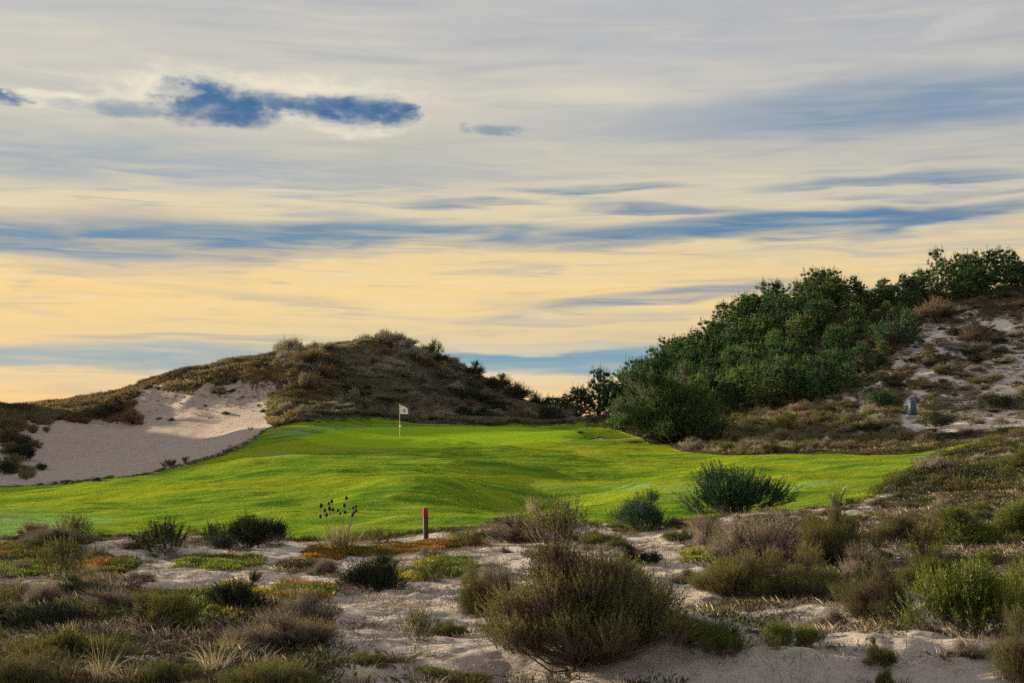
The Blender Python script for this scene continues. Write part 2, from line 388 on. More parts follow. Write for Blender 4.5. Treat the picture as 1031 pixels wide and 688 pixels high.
def blades(g, P, D, L, W, tone, rg, droop=.5, seg=4):
    """arching grass blades as tapering ribbons"""
    n = len(P); D = unit(D); hz = D*[1, 1, 0]; hz = unit(hz + rg.normal(0, .05, (n, 3))*[1, 1, 0])
    sd = unit(np.cross(D, [0, 0, 1.]) + rg.normal(0, .35, (n, 3)))
    L = np.broadcast_to(L, (n,)); dr = droop*rg.uniform(.3, 1.5, n)
    v = np.empty((n, (seg+1)*2-1, 3)); t = np.linspace(0, 1, seg+1)
    for k, tt in enumerate(t):
        p = P + (D*L[:, None])*(tt*(1-.15*dr[:, None]*tt)) + hz*(L*dr*tt*tt*.45)[:, None] - np.array([0, 0, 1.])*(L*dr*tt**2.4*.42)[:, None]
        w = (np.broadcast_to(W, (n,))*(1-tt)**.7*.5)[:, None]
        if k < seg: v[:, 2*k] = p + sd*w; v[:, 2*k+1] = p - sd*w
        else: v[:, 2*seg] = p
    m = (seg+1)*2-1; i = np.arange(n)[:, None]*m
    f4 = np.concatenate([i+[2*k, 2*k+1, 2*k+3, 2*k+2] for k in range(seg-1)])
    f3 = i+[2*seg-2, 2*seg-1, 2*seg]
    vv = v.reshape(-1, 3); tn = np.repeat(tone, m)
    base = g.n; g.add(vv, f4, tn); g.t3.append(f3 + base)

# ------------------------------------------------------------------ materials
def new_mat(name):
    m = bpy.data.materials.new(name); m.use_nodes = True; return m, NT(m.node_tree)
def leaf_mat(name, cols, trans=.3, rough=.55, var=.25, gloss=.02):
    """cols: base colours picked by the tone attribute; every copy varies a little"""
    m, k = new_mat(name)
    at = k.n('ShaderNodeAttribute', attribute_name='tone'); oi = k.n('ShaderNodeObjectInfo')
    st = [(i/(len(cols)-1), (*c, 1)) for i, c in enumerate(cols)]
    rnd = k.m('MULTIPLY', k.m('SUBTRACT', oi.outputs['Random'], .5), var)
    c = k.ramp(k.m('ADD', at.outputs['Fac'], rnd, clamp=True), st)
    br = k.m('ADD', 1.0, k.m('MULTIPLY', rnd, .8)); hs = k.n('ShaderNodeHueSaturation'); k.put(hs.inputs['Color'], c); k.put(hs.inputs['Value'], br)
    c = hs.outputs[0]
    d = k.n('ShaderNodeBsdfDiffuse'); k.put(d.inputs[0], c)
    t = k.n('ShaderNodeBsdfTranslucent'); k.put(t.inputs[0], c)
    mx = k.n('ShaderNodeMixShader'); mx.inputs[0].default_value = trans
    k.t.links.new(d.outputs[0], mx.inputs[1]); k.t.links.new(t.outputs[0], mx.inputs[2])
    gl = k.n('ShaderNodeBsdfAnisotropic'); gl.inputs['Roughness'].default_value = rough; gl.inputs[0].default_value = (.8, .8, .8, 1)
    m2 = k.n('ShaderNodeMixShader'); m2.inputs[0].default_value = gloss
    k.t.links.new(mx.outputs[0], m2.inputs[1]); k.t.links.new(gl.outputs[0], m2.inputs[2])
    o = k.n('ShaderNodeOutputMaterial'); k.t.links.new(m2.outputs[0], o.inputs[0])
    return m
def princ(k, col, rough=.8, bump=None, bstr=.3, bdist=.02, **kw):
    b = k.n('ShaderNodeBsdfPrincipled'); k.put(b.inputs['Base Color'], col); k.put(b.inputs['Roughness'], rough)
    for kk, v in kw.items(): b.inputs[kk].default_value = v
    if bump is not None:
        bp = k.n('ShaderNodeBump'); bp.inputs['Strength'].default_value = bstr; bp.inputs['Distance'].default_value = bdist
        k.put(bp.inputs['Height'], bump); k.t.links.new(bp.outputs[0], b.inputs['Normal'])
    o = k.n('ShaderNodeOutputMaterial'); k.t.links.new(b.outputs[0], o.inputs[0]); return b

M = {}
M['pine'] = leaf_mat('pine needles', [(.016, .040, .016), (.042, .088, .028), (.085, .140, .034), (.19, .225, .05)], .34, .5, .4)
M['pinedark'] = leaf_mat('dark pine needles', [(0.018, 0.044, 0.020), (0.030, 0.076, 0.030), (0.054, 0.115, 0.034), (0.085, 0.151, 0.043)], .15, .5, .3)
M['bigbush'] = leaf_mat('dense bush leaves', [(0.016, 0.041, 0.011), (0.034, 0.086, 0.018), (0.069, 0.132, 0.021), (0.149, 0.207, 0.034)], .28, .5, .1)
M['olive'] = leaf_mat('olive heath leaves', [(0.043, 0.050, 0.014), (0.087, 0.095, 0.022), (0.136, 0.134, 0.027), (0.198, 0.178, 0.037)], .25, .6, .2)
M['brown'] = leaf_mat('brown heath leaves', [(0.046, 0.044, 0.016), (0.096, 0.087, 0.030), (0.136, 0.136, 0.034), (0.226, 0.190, 0.063)], .25, .6, .2)
M['green'] = leaf_mat('fresh heath leaves', [(0.034, 0.055, 0.010), (0.073, 0.101, 0.011), (0.116, 0.143, 0.014), (0.195, 0.184, 0.028)], .25, .6, .2)
M['dark'] = leaf_mat('dark heath leaves', [(0.007, 0.014, 0.007), (0.012, 0.022, 0.009), (0.020, 0.034, 0.011), (0.034, 0.048, 0.014)], .15, .6, .2)
M['juniper'] = leaf_mat('juniper leaves', [(0.011, 0.033, 0.017), (0.020, 0.058, 0.026), (0.036, 0.086, 0.032), (0.067, 0.119, 0.032)], .15, .5, .15)
M['grey'] = leaf_mat('grey brown dune scrub', [(0.102, 0.091, 0.068), (0.185, 0.164, 0.119), (0.273, 0.242, 0.176), (0.392, 0.351, 0.242)], .25, .7, .45)
M['rust'] = leaf_mat('rust brown dune scrub', [(0.070, 0.052, 0.038), (0.131, 0.090, 0.059), (0.192, 0.139, 0.078), (0.278, 0.209, 0.104)], .25, .7, .45)
M['dry'] = leaf_mat('dry twigs', [(0.111, 0.082, 0.057), (0.194, 0.149, 0.105), (0.283, 0.227, 0.162), (0.402, 0.327, 0.230)], .1, .8, .3)
M['marram'] = leaf_mat('marram grass', [(0.075, 0.081, 0.027), (0.163, 0.150, 0.056), (0.263, 0.213, 0.094), (0.425, 0.350, 0.188)], .35, .6, .3)
M['crest'] = leaf_mat('sun-browned marram', [(0.086, 0.071, 0.040), (0.172, 0.132, 0.063), (0.287, 0.213, 0.103), (0.460, 0.356, 0.196)], .35, .6, .3)
M['straw'] = leaf_mat('dry straw', [(0.200, 0.160, 0.090), (0.320, 0.260, 0.150), (0.420, 0.350, 0.210), (0.520, 0.440, 0.280)], .4, .6, .2)
M['ice_green'] = leaf_mat('ice plant green', [(0.055, 0.085, 0.008), (0.100, 0.150, 0.010), (0.170, 0.200, 0.015), (0.300, 0.240, 0.030)], .3, .5, .1, .03)
M['ice_red'] = leaf_mat('ice plant red', [(0.060, 0.085, 0.009), (0.128, 0.128, 0.012), (0.255, 0.085, 0.017), (0.323, 0.170, 0.025)], .3, .5, .1, .03)
M['heathmat'] = leaf_mat('low heath', [(0.024, 0.029, 0.011), (0.051, 0.056, 0.016), (0.106, 0.102, 0.026), (0.178, 0.153, 0.048)], .25, .6, .15)
M['bark'] = None
m, k = new_mat('bark'); tc = k.n('ShaderNodeTexCoord').outputs['Object']
n = k.noise(tc, 9, 5, .6); princ(k, k.ramp(n, [(.3, (.045, .032, .024)), (.7, (.13, .10, .078))]), .9, n, .6, .02); M['bark'] = m

# sand: pale grains, organic litter where plants drop it
m, k = new_mat('dune sand'); tc = k.n('ShaderNodeTexCoord').outputs['Object']
veg = k.n('ShaderNodeAttribute', attribute_name='veg').outputs['Fac']
n1 = k.noise(tc, .35, 5, .6); n2 = k.noise(tc, 3.5, 6, .65); n3 = k.noise(tc, 24, 5, .7); n4 = k.noise(tc, 140, 3, .7); n5 = k.noise(tc, 1.3, 6, .6)
sand = k.ramp(n1, [(.3, (.47, .40, .345)), (.7, (.60, .52, .45))])
sand = k.mix(k.step(n2, .5, .7, 0, .5), sand, (.25, .205, .17, 1))
sand = k.mix(k.step(n3, .54, .70, 0, .6), sand, (.17, .135, .105, 1))
sand = k.mix(k.step(n4, .60, .75, 0, .35), sand, (.50, .44, .38, 1))
lit = k.ramp(n3, [(.3, (.035, .028, .020)), (.5, (.085, .065, .045)), (.7, (.16, .13, .095))])
lit = k.mix(k.step(n5, .45, .6, 0, .6), lit, (.05, .055, .022, 1))
grain = k.noise(tc, 60, 3, .7); sand = k.mix(k.step(grain, .60, .74, 0, .4), sand, (.15, .12, .095, 1))
bank_tint = k.n('ShaderNodeAttribute', attribute_name='bank_tint').outputs['Fac']  # bank sand is mixed towards a darker, warmer tone
sand = k.mix(k.m('MULTIPLY', bank_tint, k.m('ADD', .75, k.m('MULTIPLY', k.m('SUBTRACT', n5, .5), 1.2))), sand, (.37, .285, .225, 1))
thr = k.m('ADD', k.m('MULTIPLY', k.m('SUBTRACT', n2, .5), 1.5), k.m('MULTIPLY', k.m('SUBTRACT', n3, .5), 1.3))
f = k.step(k.m('ADD', veg, thr), .42, .62)
col = k.mix(f, sand, lit)
hgt = k.m('ADD', k.m('ADD', k.m('MULTIPLY', n2, .9), k.m('MULTIPLY', n3, .45)), k.m('MULTIPLY', n4, .12))
princ(k, col, .95, hgt, 1., .16, **{'Specular IOR Level': .15}); M['sand'] = m

def turf_mat(name, short):
    m, k = new_mat(name)
    tcn = k.n('ShaderNodeTexCoord').outputs['Object']
    mp = k.n('ShaderNodeMapping'); k.put(mp.inputs[0], tcn); mp.inputs['Rotation'].default_value = (0, 0, R(-14)); mp.inputs['Scale'].default_value = (.32, 1., 1.)
    st = mp.outputs[0]
    a = k.noise(st, .16, 4, .55, .6); b = k.noise(st, 1.1, 5, .62, .4); c = k.noise(tcn, 7, 5, .7); d = k.noise(tcn, 46, 4, .75); e2 = k.noise(st, .55, 5, .6, 1.)
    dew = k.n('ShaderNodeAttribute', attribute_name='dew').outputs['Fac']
    if short: col = k.ramp(b, [(.3, (.17, .28, .014)), (.7, (.23, .33, .016))])
    else:
        col = k.ramp(b, [(.32, (.038, .105, .014)), (.5, (.122, .198, .016)), (.70, (.26, .285, .034))])
        col = k.mix(k.step(a, .46, .58, 0, .6), col, (.28, .29, .016, 1))
        col = k.mix(k.step(c, .50, .64, 0, .6), col, (.040, .11, .006, 1))
        col = k.mix(k.step(d, .55, .75, 0, .5), col, (.27, .31, .03, 1))
        col = k.mix(k.step(d, .25, .45, .5, 0), col, (.035, .085, .005, 1))
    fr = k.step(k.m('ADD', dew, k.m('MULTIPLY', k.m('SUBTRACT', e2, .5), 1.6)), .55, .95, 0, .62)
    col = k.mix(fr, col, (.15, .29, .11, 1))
    h = k.m('ADD', k.m('MULTIPLY', c, .6), k.m('MULTIPLY', d, .5))
    princ(k, col, .8, h, .35 if short else .8, .05, **{'Specular IOR Level': .0})
    return m
M['turf'] = turf_mat('fairway turf', False); M['green_turf'] = turf_mat('putting turf', True)
def flat_mat(name, c0, c1, sc, rough=.6, bs=.2):
    m, k = new_mat(name); tcn = k.n('ShaderNodeTexCoord').outputs['Object']; n = k.noise(tcn, sc, 5, .6)
    princ(k, k.ramp(n, [(.3, c0), (.7, c1)]), rough, n, bs, .01); return m

# ------------------------------------------------------------------ terrain mesh
def polar_grid(azs, rs):
    A, Rr = np.meshgrid(azs, rs); return Rr*np.sin(A), Rr*np.cos(A)
def grid_faces(nr, nc, mask=None):
    i = np.arange(nr*nc).reshape(nr, nc)
    f = np.stack([i[:-1, :-1], i[:-1, 1:], i[1:, 1:], i[1:, :-1]], -1).reshape(-1, 4)
    return f if mask is None else f[mask.reshape(-1)]
def poly_in(u, v, pts):
    pts = np.asarray(pts, float); ins = np.zeros(np.shape(u), bool); j = len(pts)-1
    for i in range(len(pts)):
        xi, yi = pts[i]; xj, yj = pts[j]
        c = ((yi > v) != (yj > v)) & (u < (xj-xi)*(v-yi)/((yj-yi) or 1e-9)+xi); ins ^= c; j = i
    return ins
def uvY(x, y):
    z = ground(x, y); return CU+F*x/y, VH-F*z/y, y
# cover: how thickly the ground is overgrown, 0 bare sand to 1
def cover(u, v, y):
    n = fbm(u/60., v/14., 200, 3); n2 = fbm(u/14., v/5., 204, 3)
    c = np.zeros(np.shape(u))
    u = u + 26*fbm(u/30., v/12., 210, 3); v = v + 9*fbm(u/34., v/10., 214, 3)
    # near sand flat
    near = y < 60
    cn = .27 + .75*n + .5*n2
    cn = cn + .50*poly_in(u, v, [(-60, 600), (120, 590), (330, 615), (330, 700), (-60, 720)])
    cn = cn + .35*poly_in(u, v, [(-60, 540), (90, 535), (130, 585), (-60, 590)])
    cn = cn + .35*poly_in(u, v, [(120, 585), (330, 590), (330, 640), (120, 640)])
    cn = cn + .35*poly_in(u, v, [(700, 540), (900, 500), (1100, 480), (1100, 560), (890, 600), (700, 615)])
    cn = cn - .35*poly_in(u, v, [(320, 590), (480, 585), (520, 690), (1100, 690), (1100, 640), (900, 640), (720, 640), (620, 640), (470, 660), (340, 660)])
    cn = cn - .4*poly_in(u, v, [(110, 570), (330, 575), (330, 596), (110, 592)])
    cn = cn + .9*poly_in(u, v, [(868, 520), (960, 470), (1100, 430), (1100, 530), (930, 535)])
    c = np.where(near, cn, c)
    # beyond the fairway: left dune, bare bank, hill
    cf = np.ones(np.shape(u))
    bank = poly_in(u + 14*fbm(u/11., v/4., 220, 3), v + 13*n2 + 7*fbm(u/6., v/3., 224, 2), [(-60, 500), (-60, 436), (12, 432), (60, 428), (110, 424), (135, 420), (128, 400), (160, 392), (200, 387), (250, 384), (300, 390), (302, 408), (268, 446), (200, 474), (60, 492)])
    cf = np.where(bank, -.05 + .5*n2 + .42*sstep(v, 412, 388), cf)
    cf = np.where(poly_in(u, v, [(-60, 440), (20, 440), (45, 465), (52, 486), (-60, 496)]), .35+.8*n2, cf)
    s1 = poly_in(u, v + 8*n2, [(826, 402), (850, 390), (885, 376), (905, 350), (930, 318), (980, 296), (1100, 296), (1100, 446), (1010, 444), (935, 440), (900, 424), (860, 408)])
    cf = np.where(s1, .34 + 1.0*n2 + .6*n + .3*sstep(v, 335, 305), cf)
    c = np.where(near, c, np.where(y > 150, 1, cf))
    return np.clip(c, -.2, 1.2)

azf = np.radians(np.linspace(-21.5, 21.5, 620))
rf = np.exp(np.linspace(math.log(6.5), math.log(185), 820))
rgA = np.radians(np.concatenate([np.linspace(-180, -24, 70), [-21.5], ])); 
azs = np.concatenate([np.radians(np.linspace(-180, -22, 80)), azf, np.radians(np.linspace(22, 180, 80))])
rs = np.concatenate([[.05, 1, 2, 3, 4, 5, 5.8], rf, np.exp(np.linspace(math.log(190), math.log(3000), 40))])
X, Y = polar_grid(azs, rs)
Z = ground(X, Y)
U = CU + F*X/np.where(Y > .1, Y, 1e9); V = VH - F*Z/np.where(Y > .1, Y, 1e9)
cov = cover(U, V, Y)
T = np.where(Y > 5, turf_at(U, Y), -1)
# turf sits in the ground: lower the sand beneath it a little
Zs = Z - .06*sstep(T, 0, .35)
terrain = obj('dune_ground', np.stack([X, Y, Zs+EYE], -1).reshape(-1, 3), grid_faces(*X.shape), M['sand'], smooth=True,
              extra={'veg': np.where(T > 0, .8, cov).reshape(-1), 'bank_tint': (sstep(Y, 74, 77)*sstep(U, 330, 300)*(Y < 160)).reshape(-1)})
tag(terrain, 'pale dune sand and dark plant litter under the scrub', None, kind='structure')

# fairway sheet
ra = np.exp(np.linspace(math.log(33), math.log(112), 560)); az2 = np.radians(np.linspace(-34, 19.5, 900))
X, Y = polar_grid(az2, ra); Z = ground(X, Y); U = CU+F*X/Y; V = VH-F*Z/Y; T = turf_at(U, Y)
bx, by = (612-CU)/F*93, 93.
Q = ((X-bx)/2.2)**2 + ((Y-by)/1.15)**2 + .25*fbm(X/.8, Y/.8, 5, 2)
T = np.where(Q < .75, -1, T)
green_q = poly_in(U, V, [(300, 441), (345, 432), (430, 429.5), (520, 430), (578, 434), (590, 440), (560, 447), (470, 451), (380, 452), (320, 449)])
fm = np.minimum(np.minimum(T[:-1, :-1], T[1:, 1:]), np.minimum(T[:-1, 1:], T[1:, :-1])) > 0
lip = .05*sstep(T, 0, .4)-.035
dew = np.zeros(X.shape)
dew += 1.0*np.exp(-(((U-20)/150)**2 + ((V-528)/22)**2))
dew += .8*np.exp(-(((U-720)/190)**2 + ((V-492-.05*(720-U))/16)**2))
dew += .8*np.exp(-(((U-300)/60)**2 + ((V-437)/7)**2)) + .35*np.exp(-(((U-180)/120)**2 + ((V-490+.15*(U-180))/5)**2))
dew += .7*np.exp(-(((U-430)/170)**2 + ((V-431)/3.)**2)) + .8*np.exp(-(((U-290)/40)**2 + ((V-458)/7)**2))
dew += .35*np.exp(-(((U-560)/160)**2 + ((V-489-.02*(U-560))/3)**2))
gm = green_q[:-1, :-1] & green_q[1:, 1:] & fm
def sub(Xa, Ya, Za, mask, name, mat, extra):
    f = grid_faces(*Xa.shape, mask); used, inv = np.unique(f, return_inverse=True)
    v = np.stack([Xa, Ya, Za+EYE], -1).reshape(-1, 3)[used]
    return obj(name, v, inv.reshape(f.shape), mat, smooth=True, extra={kx: vx.reshape(-1)[used] for kx, vx in extra.items()})
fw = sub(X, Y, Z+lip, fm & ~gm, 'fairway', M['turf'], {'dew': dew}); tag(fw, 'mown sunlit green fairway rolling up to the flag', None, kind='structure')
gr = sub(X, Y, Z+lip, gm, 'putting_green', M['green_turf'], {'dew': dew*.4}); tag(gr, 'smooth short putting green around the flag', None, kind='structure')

# ------------------------------------------------------------------ plant prototypes (mesh data shared by the copies)
class Kind:
    def __init__(s, w, h, parts): s.w, s.h, s.parts = w, h, parts     # parts: (name, mesh, swap_material?)
def as_mesh(g, name, mat):
    o = g.build(name, mat); me = o.data; bpy.data.objects.remove(o); return me
def shrub_kind(seed, rx, h, K, nsh, SL, nl, L, W, up=.5, lobe=.34, spread=.8, stem_w=.012, tall=1., fan=.4, bare=0, mat='olive', floor=.04):
    rg = np.random.default_rng(seed); g = G(); s = G()
    th = rg.uniform(0, 2*np.pi, K); q = rg.uniform(0, 1, K)**.6; rr = rg.uniform(.30, .78, K)
    ph = np.arccos(1-q*.98) if tall == 1 else np.arccos(1-q)
    C = np.stack([np.cos(th)*np.sin(ph)*rr*rx, np.sin(th)*np.sin(ph)*rr*rx, (.12+np.cos(ph)*rr*.95)*h], 1)
    C[:3] = [[0, 0, .35*h], [.3*rx, .1*rx, .28*h], [-.3*rx, -.1*rx, .28*h]]
    kk = max(5, K//4); ta = np.linspace(0, 6.28, kk, endpoint=False)+rg.uniform(0, .7, kk); C[3:3+kk] = np.stack([np.cos(ta)*rx, np.sin(ta)*rx, 0*ta], 1)*rg.uniform(.35, .78, kk)[:, None]+np.array([0, 0, .13*h])
    th0 = rg.uniform(0, 6.28); C[3:, :2] *= (1+.32*np.cos(th-th0))[3:, None]; C[3:, 2] *= (1+.25*np.cos(th-th0-1.5))[3:]*rg.uniform(.7, 1.1, K-3)
    lr = lobe*rg.uniform(.5, 1.45, K)
    li = np.repeat(np.arange(K), nsh//K); n = len(li)
    d = rdir(n, rg); d[:, 2] = np.abs(d[:, 2])*.9 + d[:, 2]*.1
    P = C[li] + d*(lr[li]*rg.uniform(.15, .95, n))[:, None]*np.array([rx, rx, h*.8])
    P[:, 2] = np.maximum(P[:, 2], rg.uniform(floor*.3, floor*1.6, n)*h)
    D = unit(d*.5 + unit(P*[1, 1, .6]+[0, 0, .25*h])*fan + np.array([0, 0, up]) + rg.normal(0, .22, (n, 3)))
    lt = rg.uniform(.22, .70, K); tone = np.clip(lt[li] + rg.normal(0, .12, n) , 0, 1)
    sl = SL*rg.uniform(.6, 1.4, n)
    keep = rg.random(n) > bare
    shoots(g, P[keep], D[keep], sl[keep], nl, L, W, tone[keep], rg, spread)
    twigs(s, P - D*sl[:, None]*.5, P + D*sl[:, None]*.95, stem_w*.22, tone, rg)
    A = C[li]*rg.uniform(.5, .9, (n, 1)); sel = rg.random(n) < min(1., 700/n)
    twigs(s, A[sel], P[sel], stem_w*.35, .4, rg)
    for c in C:
        b = np.array([*rg.normal(0, .05*rx, 2), -.05*h]); mid = b*.5+c*.5 + rg.normal(0, .05*rx, 3)
        tube(s, [b, b*.7+mid*.3, mid, c], [stem_w, stem_w*.85, stem_w*.6, stem_w*.3], 5, rg.random())
    v, _, _ = g.arrays(); w = np.percentile(np.hypot(v[:, 0], v[:, 1]), 97)*2; hh = np.percentile(v[:, 2], 98.5)
    return Kind(w, hh, [('stems', as_mesh(s, 'shrub stems', M['bark']), False), ('foliage', as_mesh(g, 'shrub foliage', M[mat]), True)])
def pine_kind(seed, h, rad, mat='pine', lean=.1, dens=1., open_=0.):
    rg = np.random.default_rng(seed); g = G(); s = G()
    ln = rg.normal(0, lean, 2)
    tr = lambda t: np.array([ln[0]*t*t*h*.6+.06*math.sin(t*5+seed), ln[1]*t*t*h*.6+.06*math.cos(t*4+seed), t*h])
    tube(s, [tr(t) for t in np.linspace(-.05, .97, 9)], np.linspace(.085, .018, 9)*h/3.6, 7, .5)
    Pc = [tr(.99)]; Rc = [.22]
    lev = int(11*dens)
    for i in range(lev):
        t = .07 + .86*(i+.5)/lev; nb = rg.integers(4, 7); a0 = rg.uniform(0, 6.3)
        Lb = rad*(1-t**2.2)**.55*rg.uniform(.75, 1.15)
        for j in range(nb):
            if rg.random() < open_: continue
            a = a0 + j*2*np.pi/nb + rg.normal(0, .25); l = Lb*rg.uniform(.65, 1.15); upa = rg.uniform(.25, .6)+.3*t
            b = tr(t); e = b + np.array([math.cos(a)*l, math.sin(a)*l, l*upa]); m_ = b*.5+e*.5 - [0, 0, .07*l]
            tube(s, [b, m_, e], [.028*h/3.6, .018*h/3.6, .008], 4, .5)
            for q in ((.42, .7, 1.) if l > .6 else (.75, 1.05)):
                Pc.append(b+(e-b)*q+rg.normal(0, .07, 3)); Rc.append(rg.uniform(.15, .27))
                if l > .7 and q > .5:
                    sd = np.array([-math.sin(a), math.cos(a), .25])*rg.choice([-1, 1])*l*.32
                    Pc.append(b+(e-b)*q+sd); Rc.append(rg.uniform(.13, .23))
    Pc = np.array(Pc); Rc = np.array(Rc)*h**.3/1.4
    ns = 7; li = np.repeat(np.arange(len(Pc)), ns); n = len(li)
    out = unit(Pc - np.stack([Pc[:, 0]*0, Pc[:, 1]*0, Pc[:, 2]*.6], 1))
    d = unit(rdir(n, rg)*.7 + out[li]*.4 + np.array([0, 0, .95]))
    cs = Pc[rg.random(len(Pc)) < .65]; nc = len(cs); shoots(g, cs+[0, 0, .05], unit(rg.normal(0, .16, (nc, 3))+[0, 0, 1]), rg.uniform(.40, .75, nc), 20, .11, .026, rg.uniform(.35, .95, nc), rg, .38, start=.1)
    lt = rg.beta(2.2, 2.6, len(Pc)); tone = np.clip(lt[li]*.9 + rg.normal(0, .09, n), 0, 1)
    shoots(g, Pc[li]-d*.03, d, Rc[li]*1.0, 11, .15, .024, tone, rg, .75, start=.1)
    v, _, _ = g.arrays()
    return Kind(np.percentile(np.hypot(v[:, 0], v[:, 1]), 96)*2, v[:, 2].max(), [('trunk', as_mesh(s, 'pine trunk', M['bark']), False), ('crown', as_mesh(g, 'pine crown', M[mat]), True)])
def grass_kind(seed, n, L, W, r, droop, heads=False, mat='marram', seg=4, lean=.55):
    rg = np.random.default_rng(seed); g = G()
    a = rg.uniform(0, 6.3, n); q = r*np.sqrt(rg.random(n)); P = np.stack([np.cos(a)*q, np.sin(a)*q, -.02+0*q], 1)
    D = unit(np.stack([np.cos(a), np.sin(a), 0*a], 1)*rg.uniform(.0, lean, n)[:, None] + rg.normal(0, .12, (n, 3)) + [0, 0, 1])
    blades(g, P, D, L*rg.uniform(.5, 1.15, n), W, np.clip(rg.normal(.5, .2, n), 0, 1), rg, droop, seg)
    v, _, _ = g.arrays(); return Kind(np.percentile(np.hypot(v[:, 0], v[:, 1]), 95)*2, np.percentile(v[:, 2], 98), [('blades', as_mesh(g, 'grass blades', M[mat]), True)])

K = {}
# near shrubs, fine leaves
K['heath'] = [shrub_kind(11+i, 1., .85, 44, 4600, .15, 15, .022, .0068, up=.55, lobe=.27, fan=.6, spread=.55, stem_w=.010) for i in range(3)]
K['bigheath'] = [shrub_kind(17, 1., 1.0, 96, 9600, .11, 15, .021, .0070, up=.5, lobe=.20, fan=.28, spread=.75, stem_w=.011, floor=.02)]
K['round'] = [shrub_kind(21+i, .5, .45, 26, 2200, .085, 11, .020, .0075, up=.3, lobe=.30, fan=.5, spread=.8, stem_w=.006) for i in range(3)]
K['spiky'] = [shrub_kind(31+i, .7, .62, 30, 1500, .17, 16, .030, .011, up=.30, lobe=.27, fan=1.0, spread=.55, stem_w=.010) for i in range(2)]
K['brush'] = [shrub_kind(41+i, .8, .5, 30, 1800, .17, 6, .026, .008, up=.25, lobe=.30, fan=.6, spread=.7, stem_w=.020, bare=.25, mat='dry') for i in range(2)]
K['mat'] = [shrub_kind(51+i, .6, .22, 26, 1500, .07, 9, .018, .007, up=.4, lobe=.26, fan=.4, spread=.9, stem_w=.005) for i in range(3)]
# farther shrubs, coarser leaves
K['sprig'] = [shrub_kind(56+i, .40, .62, 12, 130, .26, 26, .034, .013, up=1.0, lobe=.30, fan=.7, spread=.6, stem_w=.009) for i in range(2)]
K['far'] = [shrub_kind(61+i, .8, .8, 18, 620, .20, 9, .055, .018, up=.4, lobe=.32, fan=.6, spread=.8, stem_w=.014, mat='grey') for i in range(4)]
K['bigbush'] = [shrub_kind(71, 3.2, 3.4, 110, 11000, .20, 12, .085, .028, up=.15, lobe=.23, fan=.25, spread=.85, stem_w=.05, mat='bigbush', floor=.02)]
K['pine'] = [pine_kind(81+i, 3.6, 1.45, lean=.14, open_=.16) for i in range(4)]
K['openpine'] = [pine_kind(91+i, 3.8, 1.25, lean=.18, open_=.28, mat='pinedark') for i in range(2)]
K['tuft'] = [grass_kind(101+i, 150, .55, .007, .10, .75) for i in range(3)]
K['tall'] = [grass_kind(111+i, 90, .75, .006, .12, .9, mat='straw') for i in range(2)]

rp = random.Random(5)
def put(kind, name, x, y, w, h, mat, label, cat, group=None, rz=None, sink=.02, var=None, z=None):
    kd = K[kind][var % len(K[kind]) if var is not None else rp.randrange(len(K[kind]))]
    r = empty(name, (x, y, (gz(x, y) if z is None else z) + EYE - sink), rp.uniform(0, 6.28) if rz is None else rz)
    sx, sz = w/kd.w, h/kd.h
    r.scale = (sx*rp.uniform(.88, 1.1), sx*rp.uniform(.8, 1.1), sz)
    if kind not in ('pine', 'openpine', 'bigbush'): r.scale.z *= .86; r.rotation_euler = (rp.gauss(0, .09), rp.gauss(0, .09), r.rotation_euler[2])
    for pn, me, sw in kd.parts:
        o = bpy.data.objects.new(pn, me); S.collection.objects.link(o); o.parent = r
        if sw and mat and me.materials[0] is not M[mat]:
            o.material_slots[0].link = 'OBJECT'; o.material_slots[0].material = M[mat]
    tag(r, label, cat, group); return r
def put_px(kind, name, u, v, wpx, hpx, mat, label, cat, group=None, **kw):
    """u, v: where its foot stands in the photo; wpx, hpx its size there"""
    x, y, z = hit(u, v); return put(kind, name, x, y, wpx*y/F, hpx*y/F, mat, label, cat, group, z=z, **kw)

